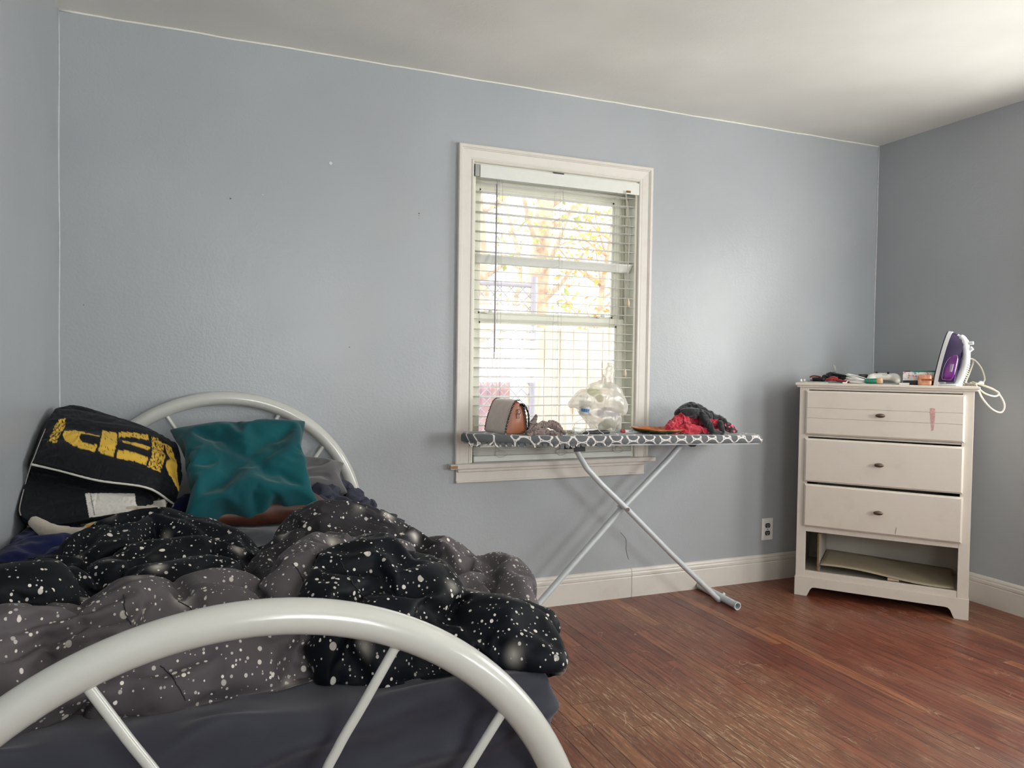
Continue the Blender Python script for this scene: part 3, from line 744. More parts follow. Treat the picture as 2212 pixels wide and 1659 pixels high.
wp = inside([(850,1140),(1440,1140),(1460,1250),(1480,1330),(1250,1375),(900,1425)]) & low
C[wp] = lin(206, 202, 196)[:3]; C[wp & inside([(905,1130),(915,1130),(970,1400),(955,1400)])] = lin(110, 108, 106)[:3]
vcol(me, 'print', C)
t = NT('folded_blanket_print'); t.set(color=t.n('ShaderNodeAttribute', attribute_name='print').outputs['Color'], rough=.7, sheen=.03, spec=.25); t.bump(t.noise(t.obj(), 600, 2), .1, .001)
pip = [Vector(co[(7 * NR) * ncol + j]) for j in range(ncol)]
me = wrinkle(me, .07, 8, 8, .15, low=40, keep=.1, sub=0, amount=.6)
bl = link('folded_blanket', me, t.m); tag(bl, 'black folded blanket with upside-down yellow lettering in the corner of the bed', 'blanket')
g = G(); pts = [p + Vector((0, -.004, .001)) for p in pip[::4]]; pts += [pts[-1] + Vector((.0, .012, -.010)), at(358, 1104, Y=2.655), at(335, 1104, Y=2.60)]
g.tube(pts, .0038, 8); g.done('piping', plain('white_piping', (208, 204, 196), .7), bl, 180)
g = G(); pts = [Vector(co[min(nrow - 1, int(NR * r)) * ncol + 1]) + Vector((-.001, -.003, .0)) for r in (4.5, 5, 5.5, 6, 6.6, 9.5, 10, 10.5, 11, 11.5)]
g.tube(cr(pts, 5), .0016, 6); g.done('seam_piping', plain('grey_piping', (150, 146, 140), .7), bl, 180)
# ---------------------------------------------------------------- window blind
blind = tag(empty('window_blind', (1.54, 3.235, .71)), 'white horizontal slat blind in the window, one slat flipped down', 'blind')
bx0, bx1, by = 1.128, 1.962, 3.236
g = G(); g.box((1.116, 3.199, 2.008), (1.964, 3.262, 2.052), .002); g.done('headrail', M_BLIND, blind)
g = G(); g.box((1.136, 3.190, 1.998), (1.968, 3.1965, 2.056), .002)
tag(g.done('valance', M_BLIND, blind), 'flat front strip of the headrail')
g = G(); g.box((1.1125, 3.196, 2.004), (1.1155, 3.262, 2.058)); g.box((1.1125, 3.192, 2.002), (1.134, 3.197, 2.056), .001)
g.done('end_bracket', plain('bracket_metal', (150, 150, 148), .4, .6), blind)
g = G(); g.box((1.50, 3.190, 2.054), (1.555, 3.20, 2.060)); g.done('bracket_clip', M_DARK, blind)
g = G(); g.box((1.895, 3.187, 2.004), (1.918, 3.191, 2.014)); g.done('cord_lock', plain('brass', (120, 100, 60), .4, .6), blind)
SP = .0445
def slat_mesh(tilt, sag=0.0, dx=0.0):
    rows = []; R = Matrix.Rotation(tilt, 3, 'X')
    for t in (-.0012, .0012):
        for k in range(7):
            v = -.025 + .05 * k / 6; arch = .0016 * (1 - (v / .025) ** 2)
            rows.append([R @ Vector((bx0 + dx + (bx1 - bx0) * j / 24, v, t * (1 - .5 * abs(v / .025) ** 6) + arch - sag * 4 * (j / 24) * (1 - j / 24))) for j in range(25)])
    rows = rows[:7] + rows[7:][::-1]
    g = G(); vs = g.grid(rows, closed_v=True)
    for k in (0, 24): g.bm.faces.new([r[k] for r in vs])
    return g
proto = slat_mesh(math.radians(3)).done('slat', M_BLIND, None, 180); base_me = proto.data; proto.parent = blind
z = 1.985; zs = []
while z > .81: zs.append(z); z -= SP
for i, zz in enumerate(zs):
    if i == 9 - 1:      # the flipped slat
        o = slat_mesh(math.radians(-52)).done('slat', M_BLIND, None, 180); o.parent = blind
        tag(o, 'slat turned over, showing its shaded face')
        o.location = Vector((0, by, zz + .010)) - blind.location
    else:
        o = proto if i == 0 else proto.copy()
        if i: COL.objects.link(o); o.parent = blind
        o.location = Vector((0, by, zz)) - blind.location
        o.rotation_euler = (math.radians(random.uniform(-2.5, 2.5)), math.radians(random.uniform(-.12, .12)), 0)
for k in range(13):         # the slack slats resting on the bottom rail
    o = proto.copy(); COL.objects.link(o); o.parent = blind
    o.location = Vector((random.uniform(-.003, .003), by - .002 + random.uniform(-.004, .004), .7365 + k * .0030)) - blind.location
    o.rotation_euler = (math.radians(-3), 0, 0)
o = proto.copy(); COL.objects.link(o); o.parent = blind; o.location = Vector((0, by, .790)) - blind.location
g = G(); g.box((bx0, by - .027, .7055), (bx1, by + .025, .734), .004); g.done('bottom_rail', M_BLIND, blind)
for i, x in enumerate((1.235, 1.545, 1.855)):
    g = G()
    for dy, dx in ((-.028, 0), (.028, 0)):
        pts = [(x + dx + .0012 * math.sin(z * 40 + i + dy * 50), by + dy, z) for z in np.linspace(.735, 2.0, 60)]
        g.tube(pts, .0009, 5)
    for zz in zs: g.tube([(x, by - .028, zz - .003), (x + .002, by + .028, zz - .002)], .0006, 4, caps=False)
    g.done('ladder_cord', M_CORD, blind, 180)
    g = G(); g.tube([(x + .018, by - .024, z) for z in (2.0, 1.4, .735)], .0009, 5)
    # slack loops of cord around the stacked slats
    g.tube(cr([(x - .01, by - .030, .79), (x + .01, by - .034, .765), (x + .045, by - .035, .750), (x + .055, by - .033, .735), (x + .02, by - .034, .726), (x - .005, by - .033, .745), (x + .03, by - .034, .757)], 6), .0011, 5)
    g.done('lift_cord', M_CORD, blind, 180)
wx = at(1072, 390, Y=3.188).x
g = G(); g.tube([(wx, 3.186, 1.995), (wx + .002, 3.178, 1.985), (wx - .001, 3.180, 1.97)], .0015, 6); g.done('wand_hook', M_SILVER, blind)
g = G(); g.tube([(wx, 3.178, 1.972), at(1068, 760, Y=3.178)], .0042, 8); g.done('tilt_wand', plain('wand', (150, 148, 150), .25, vary=.01), blind)
e = at(1068, 760, Y=3.178); g = G(); g.tube([e, e + Vector((0, 0, -.012)), e + Vector((0, 0, -.032))], [.004, .0055, .003], 8); g.done('wand_tip', M_WHITEP, blind)
def cord_tassel(pts, tp):
    g = G(); g.tube(cr(pts, 8), .0012, 5); o = g.done('pull_cord', M_CORD, blind, 180)
    g = G(); g.tube([tp, tp + Vector((0, 0, -.008)), tp + Vector((.001, 0, -.022)), tp + Vector((.001, 0, -.042))], [.003, .005, .0075, .0065], 10)
    g.done('tassel', plain('cord_tassel', (224, 206, 172), .5), o, 180)
Y = 3.184
cord_tassel([at(1350, 412, Y=Y), at(1355, 450, Y=Y), at(1358, 520, Y=Y), at(1357, 580, Y=Y), at(1356, 646, Y=Y)], at(1357, 645, Y=Y))
cord_tassel([at(1352, 412, Y=Y), at(1361, 500, Y=Y), at(1354, 600, Y=Y), at(1351, 700, Y=Y), at(1350, 797, Y=Y)], at(1350, 796, Y=Y))
DV_GROW,DV_FR,DV_BEND,DV_P,DV_L=.35,14,2,.1,150
# ---------------------------------------------------------------- duvet
def star_fabric():
    t = NT('star_print'); v = t.obj()
    c = t.n('ShaderNodeAttribute', attribute_name='print').outputs['Fac']
    # spatter of pale dots, three sizes, plus a few soft glows
    v2 = t.map(v, (1, 1, .8))
    def dots(scale, lo, hi, keep, loc):
        p = t.map(v2, loc=loc); d = t.vor(p, scale, out='Distance'); r = t.vor(p, scale, out='Color')
        s = t.n('ShaderNodeSeparateColor'); t.link(r, s.inputs[0])
        rad = t.math('MULTIPLY_ADD', t.math('POWER', s.outputs[1], 2.5), hi - lo, lo)
        on = t.math('GREATER_THAN', s.outputs[0], keep)
        inside = t.ramp(t.math('SUBTRACT', rad, d), 0.0, 0.03)
        return t.math('MULTIPLY', t.math('MULTIPLY', inside, on), t.math('MULTIPLY_ADD', s.outputs[2], .6, .4))
    d1 = dots(125, .15, .38, .66, (0, 0, 0)); d2 = dots(68, .12, .35, .52, (3, 1, 2)); d3 = dots(34, .10, .26, .70, (5, 7, 1)); d4 = dots(95, .15, .36, .70, (8, 3, 6)); d1 = t.math('MAXIMUM', d1, d4)
    g = t.map(v2, loc=(9, 2, 4)); gd = t.vor(g, 11); gr = t.n('ShaderNodeSeparateColor'); t.link(t.vor(g, 11, out='Color'), gr.inputs[0])
    glow = t.math('MULTIPLY', t.math('POWER', t.ramp(gd, 0.34, 0.0), 2.6), t.math('GREATER_THAN', gr.outputs[0], .42))
    spots = t.math('MAXIMUM', t.math('MAXIMUM', d1, d2), t.math('MAXIMUM', d3, glow))
    nz = t.noise(v, 6, 4)
    dark = t.mix(t.ramp(nz, .4, .7), lin(4, 7, 13), lin(11, 14, 24)); grey = t.mix(t.ramp(nz, .3, .7), lin(74, 69, 72), lin(92, 86, 89))
    base = t.mix(c, dark, grey)
    t.set(color=t.mix(spots, base, lin(225, 218, 208)), rough=.6, spec=.16, sheen=.02)
    t.b.inputs['Sheen Roughness'].default_value = .4
    w = t.n('ShaderNodeTexWave'); t.link(v, w.inputs[0]); w.inputs['Scale'].default_value = 300
    t.bump(t.noise(v, 900, 2), .08, .001)
    return t.m

DK, GY = 0.0, 1.0
LOBES = [  # each roll: how grey its print is, then (photo x, photo y, distance, radius)
 (DK, [(150,1262,1.85,.07),(210,1225,1.95,.08),(270,1190,2.05,.08),(340,1182,2.1,.085),(430,1192,2.05,.08),(490,1225,1.95,.075),(520,1280,1.83,.065)]),
 (DK, [(190,1290,1.72,.06),(260,1255,1.82,.065),(330,1245,1.85,.065),(410,1225,1.88,.055)]),
 (DK, [(270,1300,1.7,.06),(360,1285,1.7,.06),(450,1275,1.75,.065),(520,1300,1.7,.06)]),
 (DK, [(-60,1335,1.55,.07),(20,1325,1.55,.085),(80,1325,1.56,.085),(150,1335,1.6,.07),(240,1345,1.6,.05)]),
 (GY, [(-60,1500,1.36,.08),(20,1470,1.36,.09),(100,1435,1.38,.10),(200,1400,1.42,.105),(300,1390,1.45,.10),(400,1385,1.45,.09),(480,1370,1.45,.09)]),
 (GY, [(120,1492,1.38,.05),(250,1480,1.38,.07),(400,1452,1.38,.085),(550,1430,1.4,.085),(660,1420,1.4,.07)]),
 (GY, [(420,1335,1.52,.055),(480,1328,1.52,.075),(540,1350,1.5,.06)]),
 (.25, [(560,1310,1.65,.055),(600,1250,1.80,.065),(645,1198,1.9,.08),(710,1167,1.92,.09),(780,1177,1.9,.085),(850,1207,1.88,.072),(920,1232,1.85,.06)]),
 (GY, [(620,1350,1.45,.06),(640,1290,1.50,.062),(672,1240,1.57,.060),(722,1207,1.64,.056),(785,1200,1.68,.046),(850,1210,1.7,.036)]),
 (DK, [(728,1335,1.42,.090),(772,1280,1.5,.095),(820,1262,1.54,.10),(885,1262,1.54,.065),(905,1310,1.45,.075),(890,1360,1.4,.08)]),
 (DK, [(740,1400,1.37,.080),(800,1385,1.37,.10),(880,1400,1.36,.085),(960,1410,1.34,.06)]),
 (DK, [(910,1300,1.48,.06),(950,1365,1.42,.065),(1020,1380,1.37,.075),(1100,1388,1.33,.075),(1142,1402,1.29,.045),(1166,1418,1.26,.026)]),
 (DK, [(940,1300,1.5,.035),(965,1345,1.45,.045),(1010,1340,1.44,.045)]),
 (DK, [(1050,1350,1.43,.05),(1090,1345,1.42,.055),(1150,1355,1.40,.035)]),
 (DK, [(1080,1400,1.3,.05),(1135,1418,1.26,.033),(1170,1430,1.24,.020)]),
 (GY, [(880,1205,1.98,.045),(950,1222,1.88,.058),(990,1245,1.78,.058),(995,1285,1.66,.05),(960,1310,1.58,.045)]),
 (GY, [(1040,1290,1.68,.05),(1060,1262,1.74,.06),(1090,1275,1.66,.055),(1105,1320,1.54,.045)]),
 (GY, [(1040,1345,1.5,.04),(1100,1340,1.48,.04)]),
]
import time as _time
_t0 = _time.time()
chains = [[(at(x, y, Y=Y), r) for x, y, Y, r in L] for c, L in LOBES]
me = fused(chains, 0.010, boxes=[((-.44, 1.42, .600), (.56, 2.05, .66))])
co = co_of(me); best = np.full(len(co), 9.0); val = np.zeros(len(co))
for (c, L), ch in zip(LOBES, chains):
    for p, r in chain_points(ch, 6):
        d = np.sqrt(((co - np.array(p)) ** 2).sum(1)) - r
        m = d < best; best[m] = d[m]; val[m] = c
vcol(me, 'print', val)
me3 = wrinkle(me, DV_GROW, DV_FR, DV_BEND, DV_P, low=DV_L)
c3 = co_of(me3); on_ = c3[:, 0] < .60; c3[on_, 2] = np.where(c3[on_, 2] < .602, .602 + (c3[on_, 2] - .602) * .03, c3[on_, 2]); set_co(me3, c3)
shade(me3)
duvet = link('duvet', me3, star_fabric())
tag(duvet, 'rumpled duvet with pale dots spattered on black and grey, heaped across the bed', 'duvet')

# quilting seams sewn into the duvet, found on its surface
from mathutils.bvhtree import BVHTree
_me = duvet.data; _bvh = BVHTree.FromPolygons([v.co.copy() for v in _me.vertices], [tuple(p.vertices) for p in _me.polygons])
def drape(px_pts, n=7, lift=.0008):
    out = []
    for q in cr([Vector((x, y, 0)) for x, y in px_pts], n):
        d = (at(q.x, q.y, Z=.3) - Vector((0, 0, CAM_H))).normalized(); h = _bvh.ray_cast(Vector((0, 0, CAM_H)), d)
        if h[0] is not None and (not out or (h[0] - out[-1]).length < .05): out.append(h[0] + h[1] * lift)
    return out
M_THREAD = plain('seam_thread', (30, 28, 32), .8)
for s_ in ([(268, 1285), (270, 1320), (283, 1350)], [(385, 1300), (405, 1310), (425, 1325)], [(735, 1210), (750, 1240), (768, 1268), (795, 1298)], [(632, 1218), (648, 1240), (655, 1256)],
           [(345, 1437), (372, 1462), (388, 1490), (402, 1512)]):
    P_ = drape(s_)
    if len(P_) > 3:
        P_ = [p + Vector((random.uniform(-.001, .001), 0, random.uniform(-.001, .001))) for p in P_]
        g = G(); g.tube(P_, .0009, 6); g.done('quilting_seam', M_THREAD, duvet, 180)
# ---------------------------------------------------------------- dresser
DA = math.atan2(-.590, .477); DO = Vector((2.794, 2.956, 0)); DW, DD, DH = .757, .372, 1.085
dresser = tag(empty('dresser', DO, DA), 'worn white chest of drawers standing across the corner, its bottom drawer missing', 'dresser')
DM = Matrix.LocRotScale(DO, Matrix.Rotation(DA, 3, 'Z').to_quaternion(), None)
def dl(u, n, z): return DM @ Vector((u, n, z))
def dpart(name, boxes, parent=None, mat=None, bevel=.0015):
    g = G()
    for b in boxes: g.box(b[0], b[1], b[2] if len(b) > 2 else bevel)
    return g.done(name, mat or M_DRESSER, parent or dresser, local=True)
# parts of the dresser are written in its own frame: x along the front, y to the back
dpart('side_panel', [((0, .018, .096), (.018, DD, 1.066))]); dpart('side_panel', [((DW - .018, .018, .096), (DW, DD, 1.066))])
dpart('stile', [((0, 0, .094), (.044, .02, 1.066))]); dpart('stile', [((.711, 0, .094), (DW, .02, 1.066))])
dpart('front_rail', [((.044, .001, 1.050), (.711, .02, 1.066))]); dpart('front_rail', [((.044, .003, .812), (.711, .02, .822))])
dpart('front_rail', [((.044, .003, .592), (.711, .02, .600))]); dpart('front_rail', [((.044, .001, .329), (.711, .02, .362))])
dpart('bottom_rail', [((.044, .002, .096), (.711, .022, .127))])
g = G(); TP = [(-.020, 1.071), (-.021, 1.085), (DW + .021, 1.085), (DW + .020, 1.071)]
g.box((-.021, -.021, 1.071), (DW + .021, DD, 1.085), .004, seg=3); g.box((-.013, -.013, 1.062), (DW + .013, DD, 1.072), .003); g.done('top', M_DRESSER, dresser, local=True)
g = G(); pl = [(-.003, 0), (.056, 0), (.062, .012), (.072, .036), (.082, .046), (.094, .048), (.664, .048), (.676, .046), (.686, .036), (.696, .012), (.702, 0), (DW + .003, 0), (DW + .003, .096), (-.003, .096)]
g.prism(pl, -.004, .016, lambda a, b, h: Vector((a, h, b))); g.done('plinth', M_DRESSER, dresser, local=True)
for x0, x1 in ((-.003, .016), (DW - .016, DW + .003)):
    g = G(); g.prism([(.016, 0), (.075, 0), (.09, .045), (DD - .09, .045), (DD - .075, 0), (DD, 0), (DD, .096), (.016, .096)], x0, x1, lambda a, b, h: Vector((h, a, b))); g.done('plinth_side', M_DRESSER, dresser, local=True)
M_BACKB = plain('white_backboard', (196, 190, 180), .6, vary=.03, vscale=6)
dpart('back_panel', [((.018, DD - .006, .10), (DW - .018, DD, 1.066))], mat=M_BACKB)
def drawer(z0, z1, planks, tiltd=0.0, dz=0.0):
    g = G(); x0, x1 = .031, .722; b = .0085; yf = -.019; yb = .0; pr = .0
    # front slab with a wide chamfer all round
    V = [(x0, yb, z0), (x1, yb, z0), (x1, yb, z1), (x0, yb, z1), (x0, yf + .007, z0), (x1, yf + .007, z0), (x1, yf + .007, z1), (x0, yf + .007, z1),
         (x0 + b, yf, z0 + b), (x1 - b, yf, z0 + b), (x1 - b, yf, z1 - b), (x0 + b, yf, z1 - b)]
    if not planks: face = [(8, 9, 10, 11)]
    g.raw([Vector(v) for v in V], [(3, 2, 1, 0)] + [(i, (i + 1) % 4, 4 + (i + 1) % 4, 4 + i) for i in range(4)] + [(4 + i, 4 + (i + 1) % 4, 8 + (i + 1) % 4, 8 + i) for i in range(4)] + ([(8, 9, 10, 11)] if not planks else []))
    if planks:
        zz = [z0 + b, .9085, .9605, z1 - b]
        for a in range(3):
            lo, hi = zz[a] + (.0012 if a else 0), zz[a + 1] - (.0012 if a < 2 else 0)
            g.raw([Vector(v) for v in ((x0 + b, yf, lo), (x1 - b, yf, lo), (x1 - b, yf, hi), (x0 + b, yf, hi))], [(0, 1, 2, 3)])
            if a < 2:
                c = zz[a + 1]; g.raw([Vector(v) for v in ((x0 + b, yf, c - .0012), (x1 - b, yf, c - .0012), (x1 - b, yf + .003, c), (x0 + b, yf + .003, c), (x1 - b, yf, c + .0012), (x0 + b, yf, c + .0012))], [(0, 1, 2, 3), (3, 2, 4, 5)])
    g.bm.normal_update()
    o = g.done('drawer', M_DRESSER, dresser, local=True)
    o.rotation_euler = (0, tiltd, 0)
    bx = dpart('drawer_box', [((.05, .0, z0 + .01), (.062, DD - .03, z1 - .03)), ((.695, .0, z0 + .01), (.707, DD - .03, z1 - .03)), ((.05, DD - .04, z0 + .01), (.707, DD - .03, z1 - .03)), ((.05, .0, z0 + .008), (.707, DD - .03, z0 + .014))], o, M_BACKB)
    zc = (z0 + z1) / 2; g = G(); g.lathe([(.0045, -.021), (.0042, -.030), (.005, -.034), (.014, -.037), (.0215, -.041), (.0205, -.046), (.012, -.050), (0.0001, -.0515)], 24, Matrix.Translation((.372, 0, zc)) @ Matrix(((1, 0, 0, 0), (0, 0, 1, 0), (0, 1, 0, 0), (0, 0, 0, 1))), 1.0, .48)
    g.lathe([(.0001, -.0192), (.007, -.0192), (.006, -.0225), (.0045, -.0235)], 16, Matrix.Translation((.372, 0, zc)) @ Matrix(((1, 0, 0, 0), (0, 0, 1, 0), (0, 1, 0, 0), (0, 0, 0, 1))))
    g.done('knob', M_BRONZE, o, 50, local=True); return o
d1 = drawer(.824, 1.046, True); drawer(.586, .805, False); d3 = drawer(.358, .574, False, math.radians(.25))
# pink streak, ink marks
g = G(); poly = [(.578, .978), (.589, .980), (.600, .977), (.601, .950), (.5985, .900), (.5965, .876), (.588, .872), (.585, .900), (.580, .950)]
g.raw([Vector((a, -.0195, b)) for a, b in poly], [tuple(range(len(poly)))]); tag(g.done('pink_stain', plain('pink_polish', (214, 168, 164), .5, vary=.08, vscale=80), d1, local=True), 'smear of faded pink on the drawer front')
g = G(); g.tube([(.452, -.0194, .402), (.449, -.0194, .385), (.4475, -.0194, .370)], .0009, 5); g.done('ink_mark', plain('ink', (70, 64, 66), .8), d3, local=True)
# what is inside the open bay: a bowed hardboard sheet, an upright divider, a floor panel
g = G(); rows = []
for t in (0, .003):
    for j in range(9):
        y = .024 + (DD - .04) * j / 8
        rows.append([Vector((.112 + (.700 - .112) * i / 24, y, .135 + .020 * (1 - i / 24) + t + .010 * math.sin(i / 24 * PI * 1.7 + .4) * (1 - j / 9) + .05 * (j / 8) * .25)) for i in range(25)])
rows = rows[:9] + rows[9:][::-1]; vs = g.grid(rows, closed_v=True)
for k in (0, 24): g.bm.faces.new([r[k] for r in vs])
tag(g.done('loose_panel', plain('hardboard_cream', (176, 164, 140), .55, vary=.05, vscale=8), dresser, 180, local=True), 'bowed cream sheet of hardboard lying in the open bay')
dpart('floor_panel', [((.018, .02, .110), (DW - .018, DD - .006, .118))], mat=M_BACKB)
tag(dpart('divider', [((.098, .03, .119), (.106, DD - .01, .315))], mat=M_BACKB), 'upright board at the left of the open bay')
dpart('divider_edge', [((.0975, .027, .119), (.1065, .0305, .315))], mat=plain('raw_chipboard', (150, 112, 72), .9, vary=.2, vscale=300))
dpart('runner', [((.018, .03, .30), (.03, DD - .01, .315))], mat=M_BACKB); dpart('runner', [((DW - .03, .03, .30), (DW - .018, DD - .01, .315))], mat=M_BACKB)
dpart('web_panel', [((.018, .02, .345), (DW - .018, DD - .006, .350))], mat=M_BACKB)
g = G(); g.box((.42, .028, .128), (.47, .034, .140)); g.done('wood_scrap', plain('pine_scrap', (206, 180, 150), .8), dresser, local=True)

# ---------------------------------------------------------------- things on the dresser
TZ = 1.0853
def rotz(a, c): return Matrix.Translation(c) @ Matrix.Rotation(a, 4, 'Z')
def dbox(g, u0, n0, u1, n1, z0, z1, bev=.001, ang=0.0, seg=2):
    c = dl((u0 + u1) / 2, (n0 + n1) / 2, 0); hx, hy = (u1 - u0) / 2, (n1 - n0) / 2
    g.box((-hx, -hy, z0), (hx, hy, z1), bev, rotz(DA + ang, c), seg); return g
def base(name, u, n, z, label, cat, group=None): return tag(empty(name, dl(u, n, z), DA), label, cat, group)
# grey tablet, earphones, multitool, pouch, pens
r = base('folder', .10, .10, TZ, 'thin flat grey folder lying at the left end of the dresser top', 'folder')
g = dbox(G(), .022, .03, .215, .17, TZ, TZ + .007, .002, .12); g.done('cover', plain('grey_card', (120, 122, 126), .5), r)
r = base('earphones', .0, .05, TZ, 'white earphones at the left corner of the dresser top', 'earphones')
for s in (0, 1):
    g = G(); c = dl(-.004 + s * .014, .035 + s * .02, TZ + .014)
    g.tube([c, c + Vector((.002, -.003, -.004)), c + Vector((.006, 0, -.014))], [.0075, .006, .0025], 10); g.done('ear_bud', M_WHITEP, r, 180)
g = G(); g.tube(cr([dl(.0, .035, TZ + .003), dl(.02, .02, TZ + .002), dl(.045, .014, TZ + .002), dl(.09, .008, TZ + .0015), dl(.13, .006, TZ + .0015)], 6), .0014, 6); g.done('cable', M_WHITEP, r, 180)
Z2 = TZ + .0075
r = base('multitool', .07, .06, Z2, 'small folded pocket tool with red and steel ends, left on the dresser', 'pocket tool')
g = dbox(G(), .048, .045, .112, .07, Z2, Z2 + .020, .007, -.1, 3); g.done('handle', M_BLACKP, r, 40)
g = G(); g.tube([dl(.040, .05, Z2 + .009), dl(.052, .05, Z2 + .012)], [.009, .008], 12); g.done('steel_end', M_SILVER, r, 40)
g = G(); g.tube(cr([dl(.038, .055, Z2 + .02), dl(.055, .058, Z2 + .0265), dl(.075, .056, Z2 + .025), dl(.09, .05, Z2 + .022)], 5), .0035, 8); g.done('red_cord', plain('dark_red_cord', (120, 34, 40), .8), r, 180)
def lump(name, chain, vox, mat, label, cat, grow=.3, low=40, floor=TZ, sub=1, parent=None, frames=10, bend=1.0, goal=.12, colors=None):
    me = fused(chain, vox)
    if colors: colors(me)
    me = wrinkle(me, grow, frames, bend, goal, low=low, keep=.1, floor=floor, sub=sub)
    o = link(name, me, mat, parent)
    if label: tag(o, label, cat)
    return o
lump('pouch', [[(dl(.105, .09, Z2 + .018), .014), (dl(.135, .10, Z2 + .030), .018), (dl(.165, .10, Z2 + .026), .016), (dl(.19, .10, Z2 + .02), .014)]], .004, fabric('black_nylon', (24, 26, 32), None, .6), 'black crumpled pouch behind the red strap on the dresser', 'pouch', floor=Z2 + .001)
lump('strap', [[(dl(.118, .05, Z2 + .008), .006), (dl(.14, .045, Z2 + .012), .008), (dl(.165, .045, Z2 + .009), .007), (dl(.19, .04, Z2 + .006), .005), (dl(.225, .03, TZ + .008), .005)], [(dl(.13, .05, Z2 + .012), .008), (dl(.15, .05, Z2 + .018), .009), (dl(.165, .05, Z2 + .014), .008)]], .0025, fabric('red_webbing', (186, 48, 46), (120, 30, 36), .7), 'short red strap twisted on the dresser left of the white cable', 'strap', floor=TZ + .001)
def pen(name, a, b, r, mat, tipm, label):
    a, b = dl(*a), dl(*b); d = (b - a).normalized(); root = tag(empty(name, a), label, 'pen')
    g = G(); g.tube([a, a.lerp(b, .02), a.lerp(b, .86)], [r * .7, r, r], 14); g.done('barrel', mat, root, 50)
    g = G(); g.tube([a.lerp(b, .86), a.lerp(b, .93), b], [r * .95, r * .8, r * .25], 12); g.done('tip', tipm, root, 50)
    g = G(); q = Vector((0, 0, r * 1.15)); g.tube([a.lerp(b, .05) + q, a.lerp(b, .4) + q], .0012, 6); g.done('clip', M_SILVER, root, 50)
pen('pen', (.145, .085, TZ + .0465), (.25, .045, TZ + .030), .0052, M_BLACKP, M_WHITEP, 'thick black pen with a white end, resting on the black pouch')
r = base('phone_case', .21, .10, TZ, 'dark grey flat phone case under the pen on the dresser', 'phone case')
g = dbox(G(), .165, .06, .262, .125, TZ + .0075, TZ + .0165, .004, -.2, 3); g.done('shell', plain('smoke_plastic', (62, 62, 68), .3), r, 40)
# coiled white cable
g = G(); pts = []; rnd = random.Random(4)
for k in range(7):
    cu, cn = .262 + rnd.uniform(-.006, .006), .055 + rnd.uniform(-.006, .006); ru, rn = .052 + rnd.uniform(-.006, .004), .030 + rnd.uniform(-.004, .004)
    for q in range(16):
        a = q / 16 * 2 * PI; zz = TZ + .0045 + k * .0022 + .030 * (.35 + .65 * k / 7) * (.5 - .5 * math.cos(a)) ; pts.append(dl(cu + ru * math.cos(a), cn + rn * math.sin(a), zz + .004 * math.sin(a + k)))
pts.append(dl(.225, .03, TZ + .012)); pts.append(dl(.212, .02, TZ + .005))
g.tube(cr(pts, 3), .0024, 7); r = base('charging_cable', .262, .055, TZ, 'white charging cable coiled up on the dresser', 'cable'); g.done('cable', M_WHITEP, r, 180)
g = dbox(G(), .196, .012, .218, .022, TZ + .0, TZ + .0065, .002, .1); g.done('plug', M_WHITEP, r)
r = base('wall_charger', .29, .14, TZ, 'small black wall charger behind the coiled white cable', 'charger')
g = dbox(G(), .262, .12, .300, .155, TZ, TZ + .047, .004, .3, 3); g.done('body', M_BLACKP, r, 40)
g = G()
for k in (0, 1): g.cyl(dl(.300, .132 + k * .012, TZ + .036), dl(.316, .135 + k * .012, TZ + .036), .002, 8)
g.done('prongs', M_SILVER, r, 50)
# game controller
r = base('game_controller', .375, .09, TZ, 'white game controller lying face up between the cable and the floral box', 'game controller')
def shell(chain, vox): me = smooth_mesh(fused(chain, vox), 8, .5, sub=1); shade(me); return me
me = shell([[(dl(.312, .075, TZ + .016), .014), (dl(.322, .11, TZ + .030), .020), (dl(.345, .14, TZ + .038), .017), (dl(.375, .145, TZ + .040), .016), (dl(.405, .14, TZ + .038), .017), (dl(.428, .11, TZ + .032), .021), (dl(.440, .075, TZ + .017), .016)],
            [(dl(.325, .115, TZ + .032), .018), (dl(.375, .115, TZ + .035), .017), (dl(.425, .115, TZ + .033), .018)]], .0045)
link('shell', me, plain('white_controller', (232, 230, 222), .35, vary=.01), r)
for u, n_ in ((.342, .135), (.395, .112)):
    g = G(); c = dl(u, n_, TZ + .050); g.tube([c, c + Vector((0, 0, .008)), c + Vector((0, 0, .010))], [.005, .0055, .009], 14); g.done('thumbstick', M_BLACKP, r, 50)
g = G(); 
for k in range(4): c = dl(.372 + k * .006, .094, TZ + .0452); g.box((c.x - .0018, c.y - .001, c.z - .001), (c.x + .0018, c.y + .001, c.z + .001))
g.done('button_marks', M_BLACKP, r)
# green tube with a peach cap
r = base('cream_tube', .33, .035, TZ, 'squat green tube with a peach cap, lying in front of the white controller', 'tube')
g = G(); rows = []
for k, (u, hw, hh) in enumerate(((.296, .017, .006), (.303, .016, .0115), (.33, .0150, .0130), (.346, .014, .0135), (.350, .009, .009))):
    rows.append([dl(u, .03 + hw * math.cos(2 * PI * q / 18), TZ + .0145 + hh * math.sin(2 * PI * q / 18)) for q in range(18)])
g.grid(rows, closed_u=True); g.done('body', plain('green_tube', (28, 120, 96), .35), r, 60)
g = G(); a = dl(.349, .03, TZ + .0145); b = dl(.374, .026, TZ + .0185); g.tube([a, a.lerp(b, .1), a.lerp(b, .9), b], [.0115, .0135, .0145, .012], 18); g.done('cap', plain('peach_plastic', (226, 188, 150), .4), r, 50)
